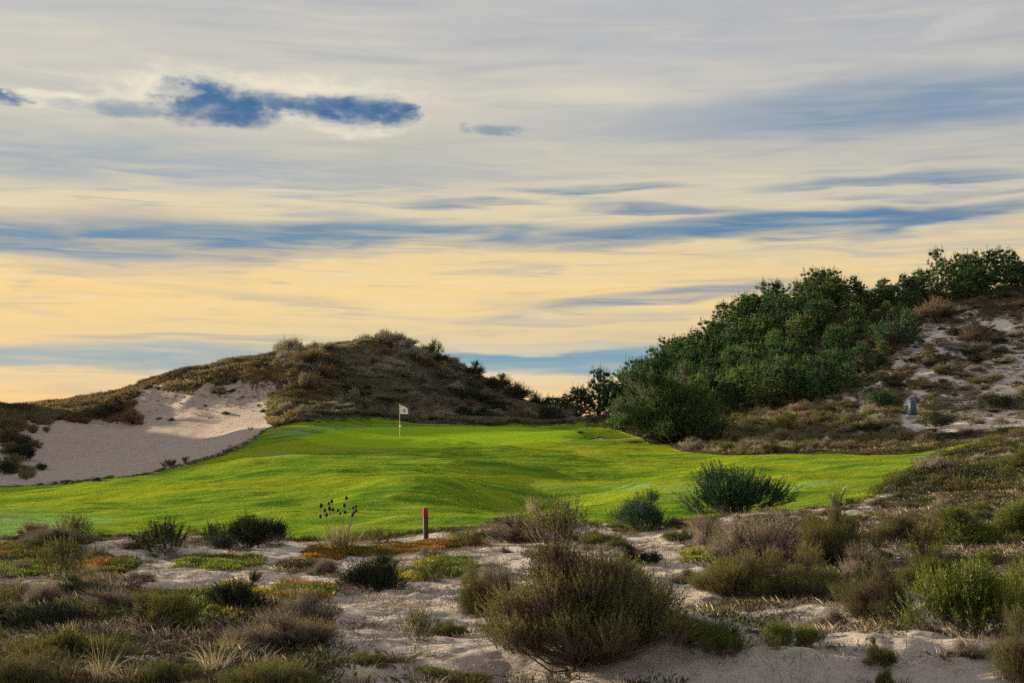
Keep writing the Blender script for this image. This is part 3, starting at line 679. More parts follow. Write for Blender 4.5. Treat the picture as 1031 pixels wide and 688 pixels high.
# ------------------------------------------------------------------ foreground shrubs, one by one
FG = [ # kind, name, u, v, w, h, material, label, category
 ('bigheath', 'heath_shrub', 592, 663, 226, 158, 'brown', 'largest brown-green heath bush on the pale sand mound, front centre', 'shrub', 0),
 ('heath', 'heath_shrub', 484, 618, 62, 56, 'olive', 'olive bush half hidden behind the left side of the largest bush', 'shrub', 1),
 ('round', 'round_shrub', 373, 597, 72, 46, 'dark', 'compact dark rounded bush below the dry seed-head plant', 'shrub', 0),
 ('sprig', 'spiky_shrub', 437, 586, 56, 26, 'olive', 'small upright olive shrub between the dark rounded bush and the largest bush', 'shrub', 0),
 ('round', 'round_shrub', 248, 553, 84, 36, 'dark', 'near-black wide bush at the left edge of the fairway', 'shrub', 1),
 ('sprig', 'round_shrub', 214, 549, 30, 27, 'dark', 'small dark sprig bush touching the near-black wide bush', 'shrub', 2),
 ('sprig', 'spiky_shrub', 166, 560, 58, 41, 'dark', 'thin spiky dark shrub left of the near-black wide bush', 'shrub', 1),
 ('spiky', 'spiky_shrub', 236, 616, 76, 46, 'dark', 'dark green bush beside the bright green ice plant', 'shrub', 0),
 ('brush', 'brush_shrub', 526, 545, 88, 36, 'rust', 'brown scrub bush at the fairway edge right of the red-topped stake', 'shrub', 0),
 ('round', 'round_shrub', 644, 534, 64, 43, 'juniper', 'rounded green bush on the fairway edge behind the largest bush', 'shrub', 0),
 ('spiky', 'juniper_bush', 739, 517, 104, 52, 'juniper', 'spreading dark juniper bush standing out against the green fairway', 'shrub', 1),
 ('brush', 'brush_shrub', 770, 572, 130, 61, 'dry', 'pale grey dead brush below the juniper bush', 'shrub', 1),
 ('brush', 'brush_shrub', 718, 552, 60, 39, 'rust', 'small rusty scrub just under the left end of the juniper bush', 'shrub', 0),
 ('heath', 'heath_shrub', 846, 570, 92, 76, 'olive', 'tall olive bush right of the pale grey dead brush', 'shrub', 2),
 ('heath', 'heath_shrub', 738, 600, 84, 56, 'olive', 'low olive bush in front of the pale grey dead brush', 'shrub', 0),
 ('heath', 'heath_shrub', 806, 602, 104, 54, 'olive', 'wide low olive bush in front of the tall olive bush', 'shrub', 1),
 ('brush', 'brush_shrub', 872, 582, 60, 41, 'dry', 'small grey twiggy bush at the right foot of the tall olive bush', 'shrub', 0),
 ('heath', 'heath_shrub', 888, 622, 78, 61, 'brown', 'brownish spreading bush on open sand left of the bright green bush', 'shrub', 2),
 ('heath', 'heath_shrub', 938, 592, 72, 48, 'green', 'small green bush behind the bright green bush', 'shrub', 0),
 ('round', 'heath_shrub', 985, 642, 134, 84, 'green', 'large bright green bush at the right edge of the sand', 'shrub', 1),
 ('round', 'heath_shrub', 1042, 622, 90, 84, 'green', 'bright green bush cut by the right picture edge', 'shrub', 0),
 ('heath', 'heath_shrub', 1034, 684, 90, 71, 'brown', 'dark brownish bush in the bottom right corner', 'shrub', 1),
 ('round', 'heath_shrub', 975, 548, 110, 39, 'green', 'low wide green bush on the right in front of the dark slope', 'shrub', 2),
 ('round', 'heath_shrub', 1024, 544, 60, 52, 'green', 'green bush at the right picture edge in front of the dark slope', 'shrub', 0),
 ('heath', 'heath_shrub', 905, 540, 60, 29, 'olive', 'small olive bush below the tip of the dark slope', 'shrub', 1),
 ('mat', 'low_shrub', 716, 655, 84, 37, 'green', 'low green shrub on the sand right of the largest bush', 'shrub', 0),
 ('mat', 'low_shrub', 795, 650, 76, 29, 'green', 'second low green shrub on the sand, with brown leaves at its right', 'shrub', 1),
 ('brush', 'brush_shrub', 838, 632, 50, 24, 'dry', 'small tangle of dry brown leaves on open sand', 'shrub', 0),
 ('heath', 'heath_shrub', 270, 694, 104, 39, 'olive', 'olive bush cut by the bottom picture edge', 'shrub', 0),
 ('brush', 'brush_shrub', 300, 648, 112, 39, 'rust', 'reddish brown dry scrub left of the open sand', 'shrub', 0),
 ('brush', 'brush_shrub', 245, 656, 70, 31, 'dry', 'pale dry scrub beside the reddish brown scrub', 'shrub', 1),
 ('sprig', 'spiky_shrub', 420, 645, 44, 40, 'brown', 'thin dark upright sprig on the sand left of the largest bush', 'shrub', 0),
 ('mat', 'low_shrub', 40, 628, 120, 24, 'dark', 'low black-brown shrub at the left picture edge', 'shrub', 0),
 ('brush', 'brush_shrub', 120, 612, 90, 24, 'rust', 'dark dead scrub left of the bright green ice plant', 'shrub', 0),
 ('mat', 'low_shrub', 70, 662, 130, 31, 'olive', 'low olive scrub behind the tall dry grass on the left', 'shrub', 1),
 ('heath', 'heath_shrub', 20, 694, 100, 44, 'brown', 'brownish bush in the bottom left corner', 'shrub', 1),
 ('mat', 'low_shrub', 150, 690, 100, 28, 'olive', 'low grey-olive mat at the bottom edge between grass and olive bush', 'shrub', 2),
 ('brush', 'brush_shrub', 60, 545, 84, 17, 'rust', 'wispy brown scrub at the left end of the fairway edge', 'shrub', 1),
 ('brush', 'brush_shrub', 50, 612, 60, 31, 'dry', 'tan wispy scrub on the left below the ice plant', 'shrub', 1),
 ('mat', 'low_shrub', 480, 590, 40, 16, 'green', 'tiny yellow-green mat beside the half hidden olive bush', 'shrub', 0),
 ('mat', 'low_shrub', 600, 548, 60, 14, 'olive', 'small olive mat left of the rounded green bush', 'shrub', 1),
 ('mat', 'low_shrub', 680, 545, 50, 14, 'olive', 'small olive mat right of the rounded green bush', 'shrub', 2),
 ('sprig', 'spiky_shrub', 382, 548, 40, 20, 'brown', 'little dark sprigs between the seed-head plant and the stake', 'shrub', 1),
 ('heath', 'heath_shrub', 452, 640, 40, 20, 'olive', 'small sparse plant at the left foot of the largest bush', 'shrub', 0),
 ('spiky', 'seedling', 886, 668, 44, 29, 'olive', 'pale seedling shrub alone on smooth sand', 'seedling', 0),
 ('spiky', 'seedling', 890, 692, 22, 22, 'green', 'tiny green sprig on the sand at the bottom edge', 'seedling', 1),
 ('brush', 'brush_shrub', 975, 660, 44, 20, 'dry', 'dry white twigs under the large bright green bush', 'shrub', 0),
 ('mat', 'low_shrub', 375, 668, 70, 14, 'olive', 'thin greyish mat on the sand at the bottom centre left', 'shrub', 0),
 ('mat', 'low_shrub', 460, 686, 90, 16, 'olive', 'thin olive mat at the bottom edge under the sprig', 'shrub', 1),
 ('brush', 'brush_shrub', 690, 588, 40, 22, 'dry', 'short dry scrub touching the right side of the largest bush', 'shrub', 0),
]
for (kd, nm, u, v, w, h, mt, lb, ct, va) in FG: put_px(kd, nm, u, v, w, h, mt, lb, ct, var=va)
TUFTS = [('tall', 62, 694, 70, 50, 'marram', 'tall dry grass clump nearest the bottom left corner bush'), ('tall', 100, 690, 60, 56, 'straw', 'palest tall dry grass clump at the bottom left'),
 ('tall', 30, 672, 50, 40, 'marram', 'olive grass clump at the left picture edge'), ('tall', 128, 694, 50, 34, 'straw', 'short pale grass clump right of the palest tall one'),
 ('tuft', 215, 680, 60, 40, 'straw', 'arching pale grass left of the olive bottom bush'), ('tuft', 232, 662, 44, 30, 'marram', 'thin arching grass in the dry scrub'),
 ('tuft', 160, 600, 40, 24, 'marram', 'grass tuft standing in the ice plant'), ('tuft', 56, 600, 50, 26, 'marram', 'brown grass tuft beside the path on the left'),
 ('tuft', 90, 580, 34, 18, 'marram', 'small grass tuft beside the red ice plant'), ('tuft', 448, 548, 34, 18, 'marram', 'dark little grass tuft right of the red-topped stake'),
 ('tuft', 700, 538, 40, 22, 'marram', 'grass tuft left of the juniper bush'), ('tuft', 300, 606, 36, 22, 'marram', 'reddish grass tuft left of the dark rounded bush'),
 ('tuft', 570, 540, 36, 16, 'marram', 'grass tuft right of the brown scrub bush'), ('tuft', 360, 690, 60, 26, 'straw', 'pale grass on the sand at the bottom centre left'),
 ('tuft', 640, 600, 40, 18, 'marram', 'grass tuft behind the largest bush'), ('tuft', 535, 517, 26, 22, 'straw', 'pale grass sticking up out of the brown scrub bush')]
for i, (kd, u, v, w, h, mt, lb) in enumerate(TUFTS): put_px(kd, 'grass_tuft', u, v, w, h, mt, lb, 'grass tuft', var=i)

def small_ok(x, y):
    u, v, _ = uvY(x, y); return (-20 < u) & (u < 1050) & (turf_at(u, y) < -.4) & (cover(u, v, y) > .44)
def poisson(n_try, xr, yr, dist, ok, seed, taken=()):
    rg = np.random.default_rng(seed); X_ = rg.uniform(*xr, n_try); Y_ = rg.uniform(*yr, n_try); m_ = ok(X_, Y_); pts = []; al = np.array(list(taken) or [(1e9, 1e9)], float)
    for x, y in zip(X_[m_], Y_[m_]):
        if ((al[:, 0]-x)**2 + (al[:, 1]-y)**2).min() > dist*dist: pts.append((float(x), float(y))); al = np.vstack([al, (x, y)])
    return pts
big = [hit(a[2], a[3])[:2] for a in FG]
sp = poisson(5000, (-15, 15), (10, 42), .80, small_ok, 31, big); print('small near', len(sp))
for (x, y) in sp[:280]:
    w = .2+.7*rp.random()**2; q = rp.random(); q = q*.8 if q > .9 else q; left = x/y < -.1
    kd, mt, nm = (('brush', 'dry', 'grey dead') if q < .25 else ('brush', 'rust', 'rusty dead') if q < .45 else ('mat', 'olive', 'olive') if q < .62 else ('sprig', 'brown', 'brownish upright') if q < .76 else ('round', 'dark', 'blackish') if q < .88 else ('mat', 'green', 'green'))
    sd = 'left of the sandy foreground' if left else 'right of the sandy foreground' if x/y > .14 else 'middle of the sandy foreground'
    put(kd, 'small_shrub', x, y, w, w*(rp.uniform(.6, 1.) if kd == 'sprig' else rp.uniform(.25, .55)), mt, nm+' little shrub among the low scrub, '+sd, 'shrub', nm+' little shrubs, '+sd)

# seed-head plant: a fuzzy bundle of stems with black heads
def seed_plant(u, v):
    x, y, z = hit(u, v); rg = np.random.default_rng(3); px = y/F
    r = empty('seed_head_plant', (x, y, z+EYE-.02)); tag(r, 'dried plant of thin stems topped with black seed heads, left of the stake', 'plant')
    g = G(); n = 240; P = np.stack([rg.normal(0, 6*px, n), rg.normal(0, 6*px, n), 0*rg.random(n)], 1)
    D = unit(np.stack([P[:, 0]*1.4, P[:, 1]*1.4, np.full(n, 30*px)], 1)+rg.normal(0, .12, (n, 3))*[1, 1, 0]); blades(g, P, D, 34*px*rg.uniform(.6, 1.1, n), .022, rg.uniform(.2, .8, n), rg, .25)
    g.build('blades', M['marram'], r)
    g = G(); s = G(); heads = [(-19, 48), (-18, 42), (-12, 50), (-11, 45), (-9, 52), (-15, 38), (-7, 44), (-3, 43), (4, 48), (5, 41), (5, 55), (11, 38), (12, 45), (14, 46), (13, 41), (16, 43), (-20, 37), (0, 40)]
    for (a, b) in heads:
        e = np.array([a*px, rg.normal(0, 5*px), b*px]); b0 = np.array([a*px*.2, e[1]*.3, 0]); tube(s, [b0, b0*.4+e*.6+[0, 0, .02], e], [.006, .005, .004], 4, .3)
        hd = G(); q = 1.7*px*rg.uniform(.8, 1.2)
        th = np.linspace(0, 2*np.pi, 7)[:-1]; lv = [(-1.3, .15), (-.6, .95), (.2, 1.), (.9, .6), (1.3, .1)]
        vv = np.array([[math.cos(t)*q*rr_, math.sin(t)*q*rr_, q*zz] for zz, rr_ in lv for t in th]) + e
        ff = np.array([(i*6+j, i*6+(j+1) % 6, (i+1)*6+(j+1) % 6, (i+1)*6+j) for i in range(4) for j in range(6)])
        g.add(vv, ff, .5)
        obj('seed_head', vv, ff, M['seed'], r, np.full(len(vv), .5))
    s.build('stems', M['dry'], r)
M['seed'] = flat_mat('black seed heads', (.008, .007, .006), (.03, .024, .018), 60, .9)
seed_plant(343, 556)

# two pale seeding stalks standing up against the fairway on the right
def stalks(u, v):
    x, y, z = hit(u, v); px = y/F; rg = np.random.default_rng(9)
    r = empty('pampas_stalk', (x, y, z+EYE)); tag(r, 'pale feathery grass stalk bending over the olive bush, against the fairway', 'grass stalk')
    for k, (dx, h) in enumerate(((16, 84), (6, 76))):
        s = G(); pts = np.array([[t*t*dx*px - 4*px, .1*k, h*px*t*(1-.06*t)] for t in np.linspace(0, 1, 9)]); tube(s, pts, np.linspace(.010, .005, 9), 4, .6); o = s.build('stem', M['straw'], r)
        g = G(); n = 90; t = rg.uniform(.80, 1.0, n); P = np.array([[tt*tt*dx*px-4*px, .1*k, h*px*tt*(1-.06*tt)] for tt in t])
        needles(g, P, unit(rg.normal(0, .3, (n, 3))+[.5, 0, 1.]), .09, .012, rg.uniform(.6, 1, n), rg); g.build('seed_plume', M['straw'], r)
stalks(838, 572)

# ------------------------------------------------------------------ stake, flag, cabinet
def box(g, cx, cy, z0, z1, wx, wy, tone=.5, bev=.0):
    b = bev; xs = wx/2; ys = wy/2
    prof = [(z0, 0.), (z1-b, 0.), (z1, b)] if b else [(z0, 0.), (z1, 0.)]
    oc = lambda q: [(-xs+q+b, -ys+q), (xs-q-b, -ys+q), (xs-q, -ys+q+b), (xs-q, ys-q-b), (xs-q-b, ys-q), (-xs+q+b, ys-q), (-xs+q, ys-q-b), (-xs+q, -ys+q+b)] if b else [(-xs, -ys), (xs, -ys), (xs, ys), (-xs, ys)]
    v = [(cx+p[0], cy+p[1], z) for z, q in prof for p in oc(q)]; m_ = len(oc(0))
    f = [(i*m_+j, i*m_+(j+1) % m_, (i+1)*m_+(j+1) % m_, (i+1)*m_+j) for i in range(len(prof)-1) for j in range(m_)]
    L = (len(prof)-1)*m_
    f += [(L, L+1, L+2, L+3)] if m_ == 4 else [(L, L+1, L+2, L+7), (L+7, L+2, L+3, L+6), (L+6, L+3, L+4, L+5)]
    f += [(0, m_-1, 2, 1)] if m_ == 4 and False else ([(3, 2, 1, 0)] if m_ == 4 else [(7, 2, 1, 0), (6, 3, 2, 7), (5, 4, 3, 6)])
    g.add(np.array(v), np.array(f), tone)
M['stake'] = flat_mat('dark stained wood', (.018, .014, .014), (.05, .035, .03), 30, .8, .5)
M['red'] = flat_mat('red paint', (.20, .010, .010), (.34, .025, .02), 20, .9)
M['white'] = flat_mat('white cloth', (.72, .72, .74), (.82, .82, .82), 8, .8)
M['yellow'] = flat_mat('yellow pole paint', (.50, .36, .03), (.62, .46, .05), 10, .4)
M['ink'] = flat_mat('black ink', (.02, .02, .025), (.04, .04, .04), 10, .7)
M['cab'] = flat_mat('blue grey cabinet paint', (.055, .085, .13), (.085, .12, .175), 6, .55)
M['concrete'] = flat_mat('pale concrete', (.20, .20, .19), (.30, .29, .27), 7, .9, .5)
M['seam'] = flat_mat('dark seam', (.04, .05, .07), (.07, .08, .10), 9, .7)
x, y, z = hit(429, 543); px = y/F
st = empty('hazard_stake', (x, y, z+EYE)); tag(st, 'dark square wooden stake with a red top at the fairway edge', 'stake')
st.rotation_euler = (R(1.), R(-1.5), R(12))
g = G(); box(g, 0, 0, -.1, 22*px, 4.6*px, 4.6*px, .5, .006); g.build('post', M['stake'], st)
g = G(); box(g, 0, 0, 22*px+.001, 31*px, 4.9*px, 4.9*px, .5, .010); g.build('red_cap', M['red'], st)

x, y, z = hit(402.5, 442.); px = y/F; FH = 34*px
fl = empty('golf_flag', (x, y, z+EYE)); tag(fl, 'white golf flag on a thin yellow pole in the green', 'flag')
g = G(); tube(g, [(0, 0, -.1), (0, 0, FH*.5), (0, 0, FH)], [.016, .015, .012], 8, .5); g.build('pole', M['yellow'], fl)
g = G(); tube(g, [(0, 0, FH-.02), (0, 0, FH+.03), (0, 0, FH+.035)], [.02, .02, .004], 8, .5); g.build('finial', M['white'], fl)
g = G(); nx, nz = 16, 8; fv = []
for sgn in (0, 1):
    for i in range(nx+1):
        for j in range(nz+1):
            a = i/nx; b = j/nz; top = -.19*a**1.6; bot = -.50 - .02*a
            fv.append((.014 + a*.44, .045*math.sin(a*7+b*1.6)*a + .004*sgn, FH - .01 + top*(1-b) + bot*b))
fv = np.array(fv); N1 = (nx+1)*(nz+1)
ff = np.array([(i*(nz+1)+j, (i+1)*(nz+1)+j, (i+1)*(nz+1)+j+1, i*(nz+1)+j+1) for i in range(nx) for j in range(nz)])
rim = [i*(nz+1) for i in range(nx+1)] + [nx*(nz+1)+j for j in range(1, nz+1)] + [i*(nz+1)+nz for i in range(nx-1, -1, -1)] + [j for j in range(nz-1, 0, -1)]
fr = np.array([(rim[i], rim[(i+1) % len(rim)], rim[(i+1) % len(rim)]+N1, rim[i]+N1) for i in range(len(rim))])
cl = obj('flag_cloth', fv, [ff, ff[:, ::-1]+N1, fr], M['white'], fl, smooth=True)
tx = bpy.data.curves.new('number', 'FONT'); tx.body = '4'; tx.size = .27; tx.extrude = .003
to = bpy.data.objects.new('number', tx); S.collection.objects.link(to)
bpy.context.view_layer.update(); me = bpy.data.meshes.new_from_object(to.evaluated_get(bpy.context.evaluated_depsgraph_get())); bpy.data.objects.remove(to)
me.materials.clear(); me.materials.append(M['ink']); no = bpy.data.objects.new('number', me); S.collection.objects.link(no); no.parent = cl
no.location = (.17, -.052, FH-.42); no.rotation_euler = (R(90), 0, 0)
g = G(); tube(g, [(.025, 0, FH*.36-.05), (.03, 0, FH*.36-.045), (.03, 0, FH*.36+.055), (.028, 0, FH*.36+.06)], [.004, .055, .055, .004], 10, .5); g.build('position_marker', M['white'], fl)
g = G(); tube(g, [(0, 0, -.006), (0, 0, .014)], [.054, .054], 20, .5); g.build('cup_rim', M['white'], fl)

x, y, z = hit(918.5, 421.5); px = y/F; cw = 8.2*px; chh = 17*px
cb = empty('utility_cabinet', (x, y, z+EYE), R(-14)); tag(cb, 'slim blue-grey utility cabinet on a concrete foot on the sandy hillside', 'cabinet')
g = G(); box(g, 0, 0, -.3, 2.6*px, cw*1.35, cw*1.2, .5, .02); g.build('plinth', M['concrete'], cb)
g = G(); box(g, 0, 0, 2.6*px+.001, 2.6*px+chh, cw, cw*.8, .5, .015); bd = g.build('body', M['cab'], cb)
g = G(); box(g, 0, -cw*.4-.006, 2.6*px+.08, 2.6*px+chh-.1, cw*.78, .012, .5, 0.); dr = g.build('door', M['cab'], cb)
g = G()
for i in range(5): box(g, 0, -cw*.4-.018, 2.6*px+chh*(.55+.07*i), 2.6*px+chh*(.55+.07*i)+.025, cw*.5, .01)
g.build('vent', M['seam'], dr)
g = G(); box(g, cw*.28, -cw*.4-.03, 2.6*px+chh*.42, 2.6*px+chh*.5, .025, .03, .5, .004); g.build('handle', M['seam'], dr)
g = G(); box(g, 0, 0, 2.6*px+chh+.001, 2.6*px+chh+1.5*px, cw*.72, cw*.6, .5, .03); g.build('cap', M['cab'], cb)

# ------------------------------------------------------------------ trees and the big bush
put_px('bigbush', 'dense_bush', 680, 446, 122, 72, None, 'massive dense green bush standing alone at the right end of the green', 'bush', sink=.1)
SK = [ # trees at the foot of the hill and on the skylines: u, depth, w px, h px, label
 (602, 118, 36, 62, 'openpine', 'pinedark', 'dark ragged pine rising highest behind the right end of the green'),
 (574, 120, 32, 32, 'pine', 'pinedark', 'small dark pine at the low gap between the two dunes'),
 (586, 116, 36, 42, 'pine', 'pinedark', 'dark pine left of the ragged tallest one'),
 (628, 118, 44, 58, 'pine', 'pinedark', 'dark pine right of the ragged tallest one'),
 (650, 120, 46, 60, 'pine', 'pinedark', 'dark pine just behind the massive bush, left side'),
 (560, 122, 26, 20, 'pine', 'pinedark', 'lowest dark shrub-like pine beside the left dune foot'),
 (678, 124, 30, 56, 'openpine', 'pinedark', 'thin open-topped pine where the hill skyline begins'),
 (700, 126, 40, 52, 'pine', 'pine', 'round-topped pine on the skyline right of the thin open one'),
 (614, 121, 34, 50, 'pine', 'pinedark', 'dark pine filling the gap just right of the ragged tallest one'),
 (664, 122, 34, 56, 'pine', 'pinedark', 'tall dark pine above the middle of the massive bush'),
 (724, 128, 36, 44, 'openpine', 'pine', 'candle-topped pine on the lower skyline of the hill'),
 (782, 130, 36, 46, 'openpine', 'pine', 'candle-topped pine halfway up the skyline of the hill'),
 (944, 131, 32, 52, 'openpine', 'pinedark', 'forked open pine left of the hilltop clump'),
 (966, 130, 46, 52, 'pine', 'pinedark', 'tallest dense pine of the hilltop clump'),
 (990, 131, 48, 50, 'pine', 'pinedark', 'round dark pine at the middle of the hilltop clump'),
 (1012, 131, 38, 46, 'openpine', 'pinedark', 'pine at the right end of the hilltop clump with sky gaps'),
 (1036, 131, 40, 26, 'pine', 'pinedark', 'low pine at the right picture edge on the hilltop'),
 (978, 127, 44, 34, 'pine', 'pinedark', 'dark pine in front of the hilltop clump'),
 (832, 131, 40, 50, 'openpine', 'pine', 'pine with raised candles, highest point of the mid skyline'),
 (48, 128, 26, 9, 'pine', 'pinedark', 'small dark shrubby pine on the far left skyline')]
taken = []
for (u, yy, w, h, kd, mt, lb) in SK:
    x = (u-CU)/F*yy; put(kd, 'pine_tree', x, yy, w*yy/F, h*yy/F, mt, lb, 'pine tree'); taken.append((x, yy))
# hillside pines
lowv = lambda u: np.interp(u, [590, 640, 690, 740, 800, 850, 880, 905, 930, 950, 1060], [410, 412, 424, 416, 410, 402, 380, 345, 312, 304, 300])
def pine_ok(x, y):
    u, v, _ = uvY(x, y); top = np.interp(u, [600, 700, 1060], [134, 135, 137])
    return (u > 612) & (u < 1062) & (v < lowv(u)) & (y < top) & ((cover(u, v, y) > .6) | (y > 124))
pts = poisson(9000, (5, 55), (92, 137), 1.95, pine_ok, 3, taken)
for (x, y) in pts:
    u = CU+F*x/y; sky = y > 124
    h = rp.uniform(2.3, 3.7)*(1.15 if sky else .95)*(.62 if u > 868 else 1)*(rp.choice((.75, 1., 1.3)) if sky else 1)
    lb = ('bushy pine along the skyline of the right hill' if sky else 'bushy pine packed on the slope of the right hill')
    mt = 'pinedark' if (u > 900 or rp.random() < .38) else 'pine'
    put('openpine' if rp.random() < (.6 if sky else .25) else 'pine', 'pine_tree', x, y, h*rp.uniform(.75, .95), h, mt, lb, 'pine tree', 'skyline pines of the right hill' if sky else 'pines on the slope of the right hill')
print('pines', len(pts))

# dune scrub on the left dune
def face_ok(x, y):
    u, v, _ = uvY(x, y)
    return (285 < u) & (u < 566) & (y > np.interp(u, [285, 300, 340, 430, 566], [104, 101, 103.5, 105, 105])) & (y < 127)
pts = poisson(6000, (-24, 6), (99, 128), 1.28, face_ok, 4)
print('dune scrub', len(pts))
for (x, y) in pts:
    u = CU+F*x/y; w = .9+2.3*rp.random()**1.5; q = min(1, max(0, .5+1.1*float(fbm(np.array([x/4.]), np.array([y/4.]), 77, 2)[0])+rp.uniform(-.25, .25)))
    mt = 'grey' if q < .66 else ('rust' if q < .84 else ('olive' if q < .9 else 'dark'))
    if u > 450 and rp.random() < .5: mt = 'dark'
    lb = {'grey': 'grey-brown', 'rust': 'rusty brown', 'olive': 'dull olive', 'dark': 'blackish green'}[mt]
    put('far', 'dune_shrub', x, y, w, w*(rp.uniform(.42, .62) if rp.random() < .45 else rp.uniform(.26, .4)), mt, lb+' scrub bush on the face of the left dune', 'shrub', lb+' scrub on the face of the left dune')
for i, (u, w, h, lb) in enumerate([(378, 10, 12, 'small dark bush on a stem at the very top of the left dune'), (383, 14, 8, 'low bush beside the stemmed bush on top of the left dune'), (395, 22, 9, 'green bush on the crest right of the left dune top'),
     (442, 24, 10, 'dark bush at the first step of the left dune crest'), (476, 26, 16, 'rounded black bush on the right shoulder of the left dune'), (345, 26, 7, 'tan bush left of the dune top'), (455, 16, 8, 'brown bush between the crest step and the shoulder bush'),
     (262, 24, 8, 'brown bush on the dune crest where the bare bank begins'), (500, 20, 8, 'dark bush low on the right end of the left dune crest'), (40, 22, 8, 'dark bush on the far left crest above the bank'), (14, 22, 8, 'olive bush on the far left crest')]):
    yy = 124.; x = (u-CU)/F*yy; put('far', 'dune_shrub', x, yy, w*yy/F, h*yy/F, 'olive' if 'olive' in lb or 'green' in lb else ('rust' if 'brown' in lb or 'tan' in lb else 'dark'), lb, 'shrub', var=i)
# shrubs along the top of the bare bank and on its left end
bank_top = [(8, 432), (60, 426), (98, 418), (128, 408), (134, 398), (166, 396), (184, 388), (222, 385), (252, 386), (276, 398), (262, 426), (250, 440)]
def crest_ok(x, y):
    u, v, _ = uvY(x, y)
    return (u < 296) & (u > -40) & (cover(u, v, y) > .6) & (y > 84)
for (x, y) in poisson(3000, (-48, -16), (86, 127), 2.7, crest_ok, 6):
    w = rp.uniform(.8, 1.9); mt = 'rust' if rp.random() < .6 else ('dark' if rp.random() < .4 else 'grey'); nm = {'rust': 'rusty brown', 'dark': 'blackish', 'grey': 'grey-brown'}[mt]
    put('far', 'dune_shrub', x, y, w, w*rp.uniform(.24, .4), mt, nm+' scrub bush above the bare sand bank', 'shrub', nm+' scrub above the bare bank')
for i, (u, v, w, h) in enumerate([(22, 462, 38, 26), (10, 446, 30, 18), (40, 474, 14, 9), (30, 450, 20, 12), (110, 420, 30, 22), (132, 428, 22, 14), (6, 478, 24, 16)]):
    put_px('far', 'bank_shrub', u, v, w, h, 'dark' if i % 2 == 0 else 'rust', ['blackish creeping scrub on the sand at the left picture edge', 'rusty creeping scrub above the blackish one at the left edge', 'tiny dark scrub on the left end of the bank', 'brown scrub on the slope at the left edge', 'dark scrub spilling down over the bare bank', 'brown scrub at the tip spilling over the bank', 'dark scrub low at the left picture edge'][i], 'shrub', var=i)
for i, (u, v, w, h, lb) in enumerate([(97, 485, 18, 5, 'small dark bush on the turf edge under the bank'), (164, 474, 8, 4, 'tiny dark bush on the turf edge right of the small one'), (585, 437, 8, 3, 'tiny dark tuft at the left end of the little bunker')]):
    put_px('far', 'edge_shrub', u, v, w, h, 'dark', lb, 'shrub', var=i)

# right hill: dry mound in front of the pines and the eroded sandy slope
def mound_ok(x, y):
    u, v, _ = uvY(x, y)
    return (690 < u) & (u < 930) & (turf_at(u, y) < -.8) & (v > lowv(u)-4) & (y > 74) & (cover(u, v, y) > .5) & ((u < 835) | (v > 404)) & ~((np.abs(u-918) < 17) & (v < 440))
for (x, y) in poisson(4000, (9, 30), (75, 104), 1.35, mound_ok, 8):
    u, v, _ = uvY(x, y); w = rp.uniform(1.0, 1.9); q = rp.random(); up_ = v < 418
    mt = ('juniper' if q < .5 else 'dark') if up_ and q < .65 else ('grey' if q < .45 else 'olive' if q < .8 else 'rust')
    nm = {'grey': 'grey-brown', 'rust': 'rusty', 'olive': 'olive', 'dark': 'dark', 'juniper': 'deep green'}[mt]
    put('far', 'mound_shrub', x, y, w, w*rp.uniform(.35, .6), mt, nm+' low bush on the dry grassy mound right of the massive bush', 'shrub', nm+' bushes on the dry mound')
def slope_ok(x, y):
    u, v, _ = uvY(x, y)
    c = cover(u, v, y); r_ = vnoise(x*7.7, y*7.7, 5)+.5
    return (842 < u) & (u < 1055) & (turf_at(u, y) < -1.5) & (y > 72) & (y < 128) & ~((abs(u-918) < 16) & (396 < v) & (v < 432)) & (c > .12) & (r_ < .35+.65*c)
pt = poisson(9000, (18, 52), (72, 128), 1.15, slope_ok, 9); print('slope', len(pt))
for (x, y) in pt[:295]:
    w = .5+1.7*rp.random()**1.7; q = rp.random(); mt = 'rust' if q < .42 else 'grey' if q < .66 else 'dark' if q < .86 else 'olive'
    nm = {'grey': 'grey-brown', 'rust': 'purplish brown', 'olive': 'olive', 'dark': 'dark green'}[mt]
    put('far', 'slope_shrub', x, y, w, w*rp.uniform(.26, .45), mt, nm+' low bush on the eroded sandy slope at the right', 'shrub', nm+' bushes on the sandy slope')
for (u, v, w, h, mt, lb) in [(905, 352, 62, 42, 'pinedark', 'big dark green bush at the upper left corner of the sandy slope'), (944, 430, 40, 18, 'dark', 'dark low bush just right of the utility cabinet'), (890, 412, 34, 22, 'juniper', 'deep green bush just left of the utility cabinet'),
     (880, 372, 50, 20, 'dark', 'dark bush below the big dark green bush on the upper slope'), (1010, 412, 60, 16, 'dark', 'wide dark bush low on the sandy slope by the picture edge'), (980, 345, 40, 20, 'rust', 'wide purplish bush below the hilltop clump'), (940, 325, 44, 26, 'rust', 'purplish thicket under the forked open pine')]:
    put_px('far', 'slope_shrub', u, v, w, h, mt, lb, 'shrub')

def dark_ok(x, y):
    u, v, _ = uvY(x, y); return (878 < u) & (u < 1060) & (turf_at(u, y) < -.6) & (y > 42)
for (x, y) in poisson(2500, (11, 30), (42, 74), 1.7, dark_ok, 12):
    w = .6+1.3*rp.random()**1.5; q = rp.random(); mt = 'dark' if q < .4 else 'rust' if q < .65 else 'grey' if q < .8 else 'green'
    nm = {'grey': 'grey-brown', 'rust': 'brown', 'green': 'yellow-green', 'dark': 'dark green'}[mt]
    put('round' if y < 55 else 'far', 'slope_shrub', x, y, w, w*rp.uniform(.22, .4), mt, nm+' cushion bush on the dark slope right of the fairway', 'shrub', nm+' bushes on the dark slope')
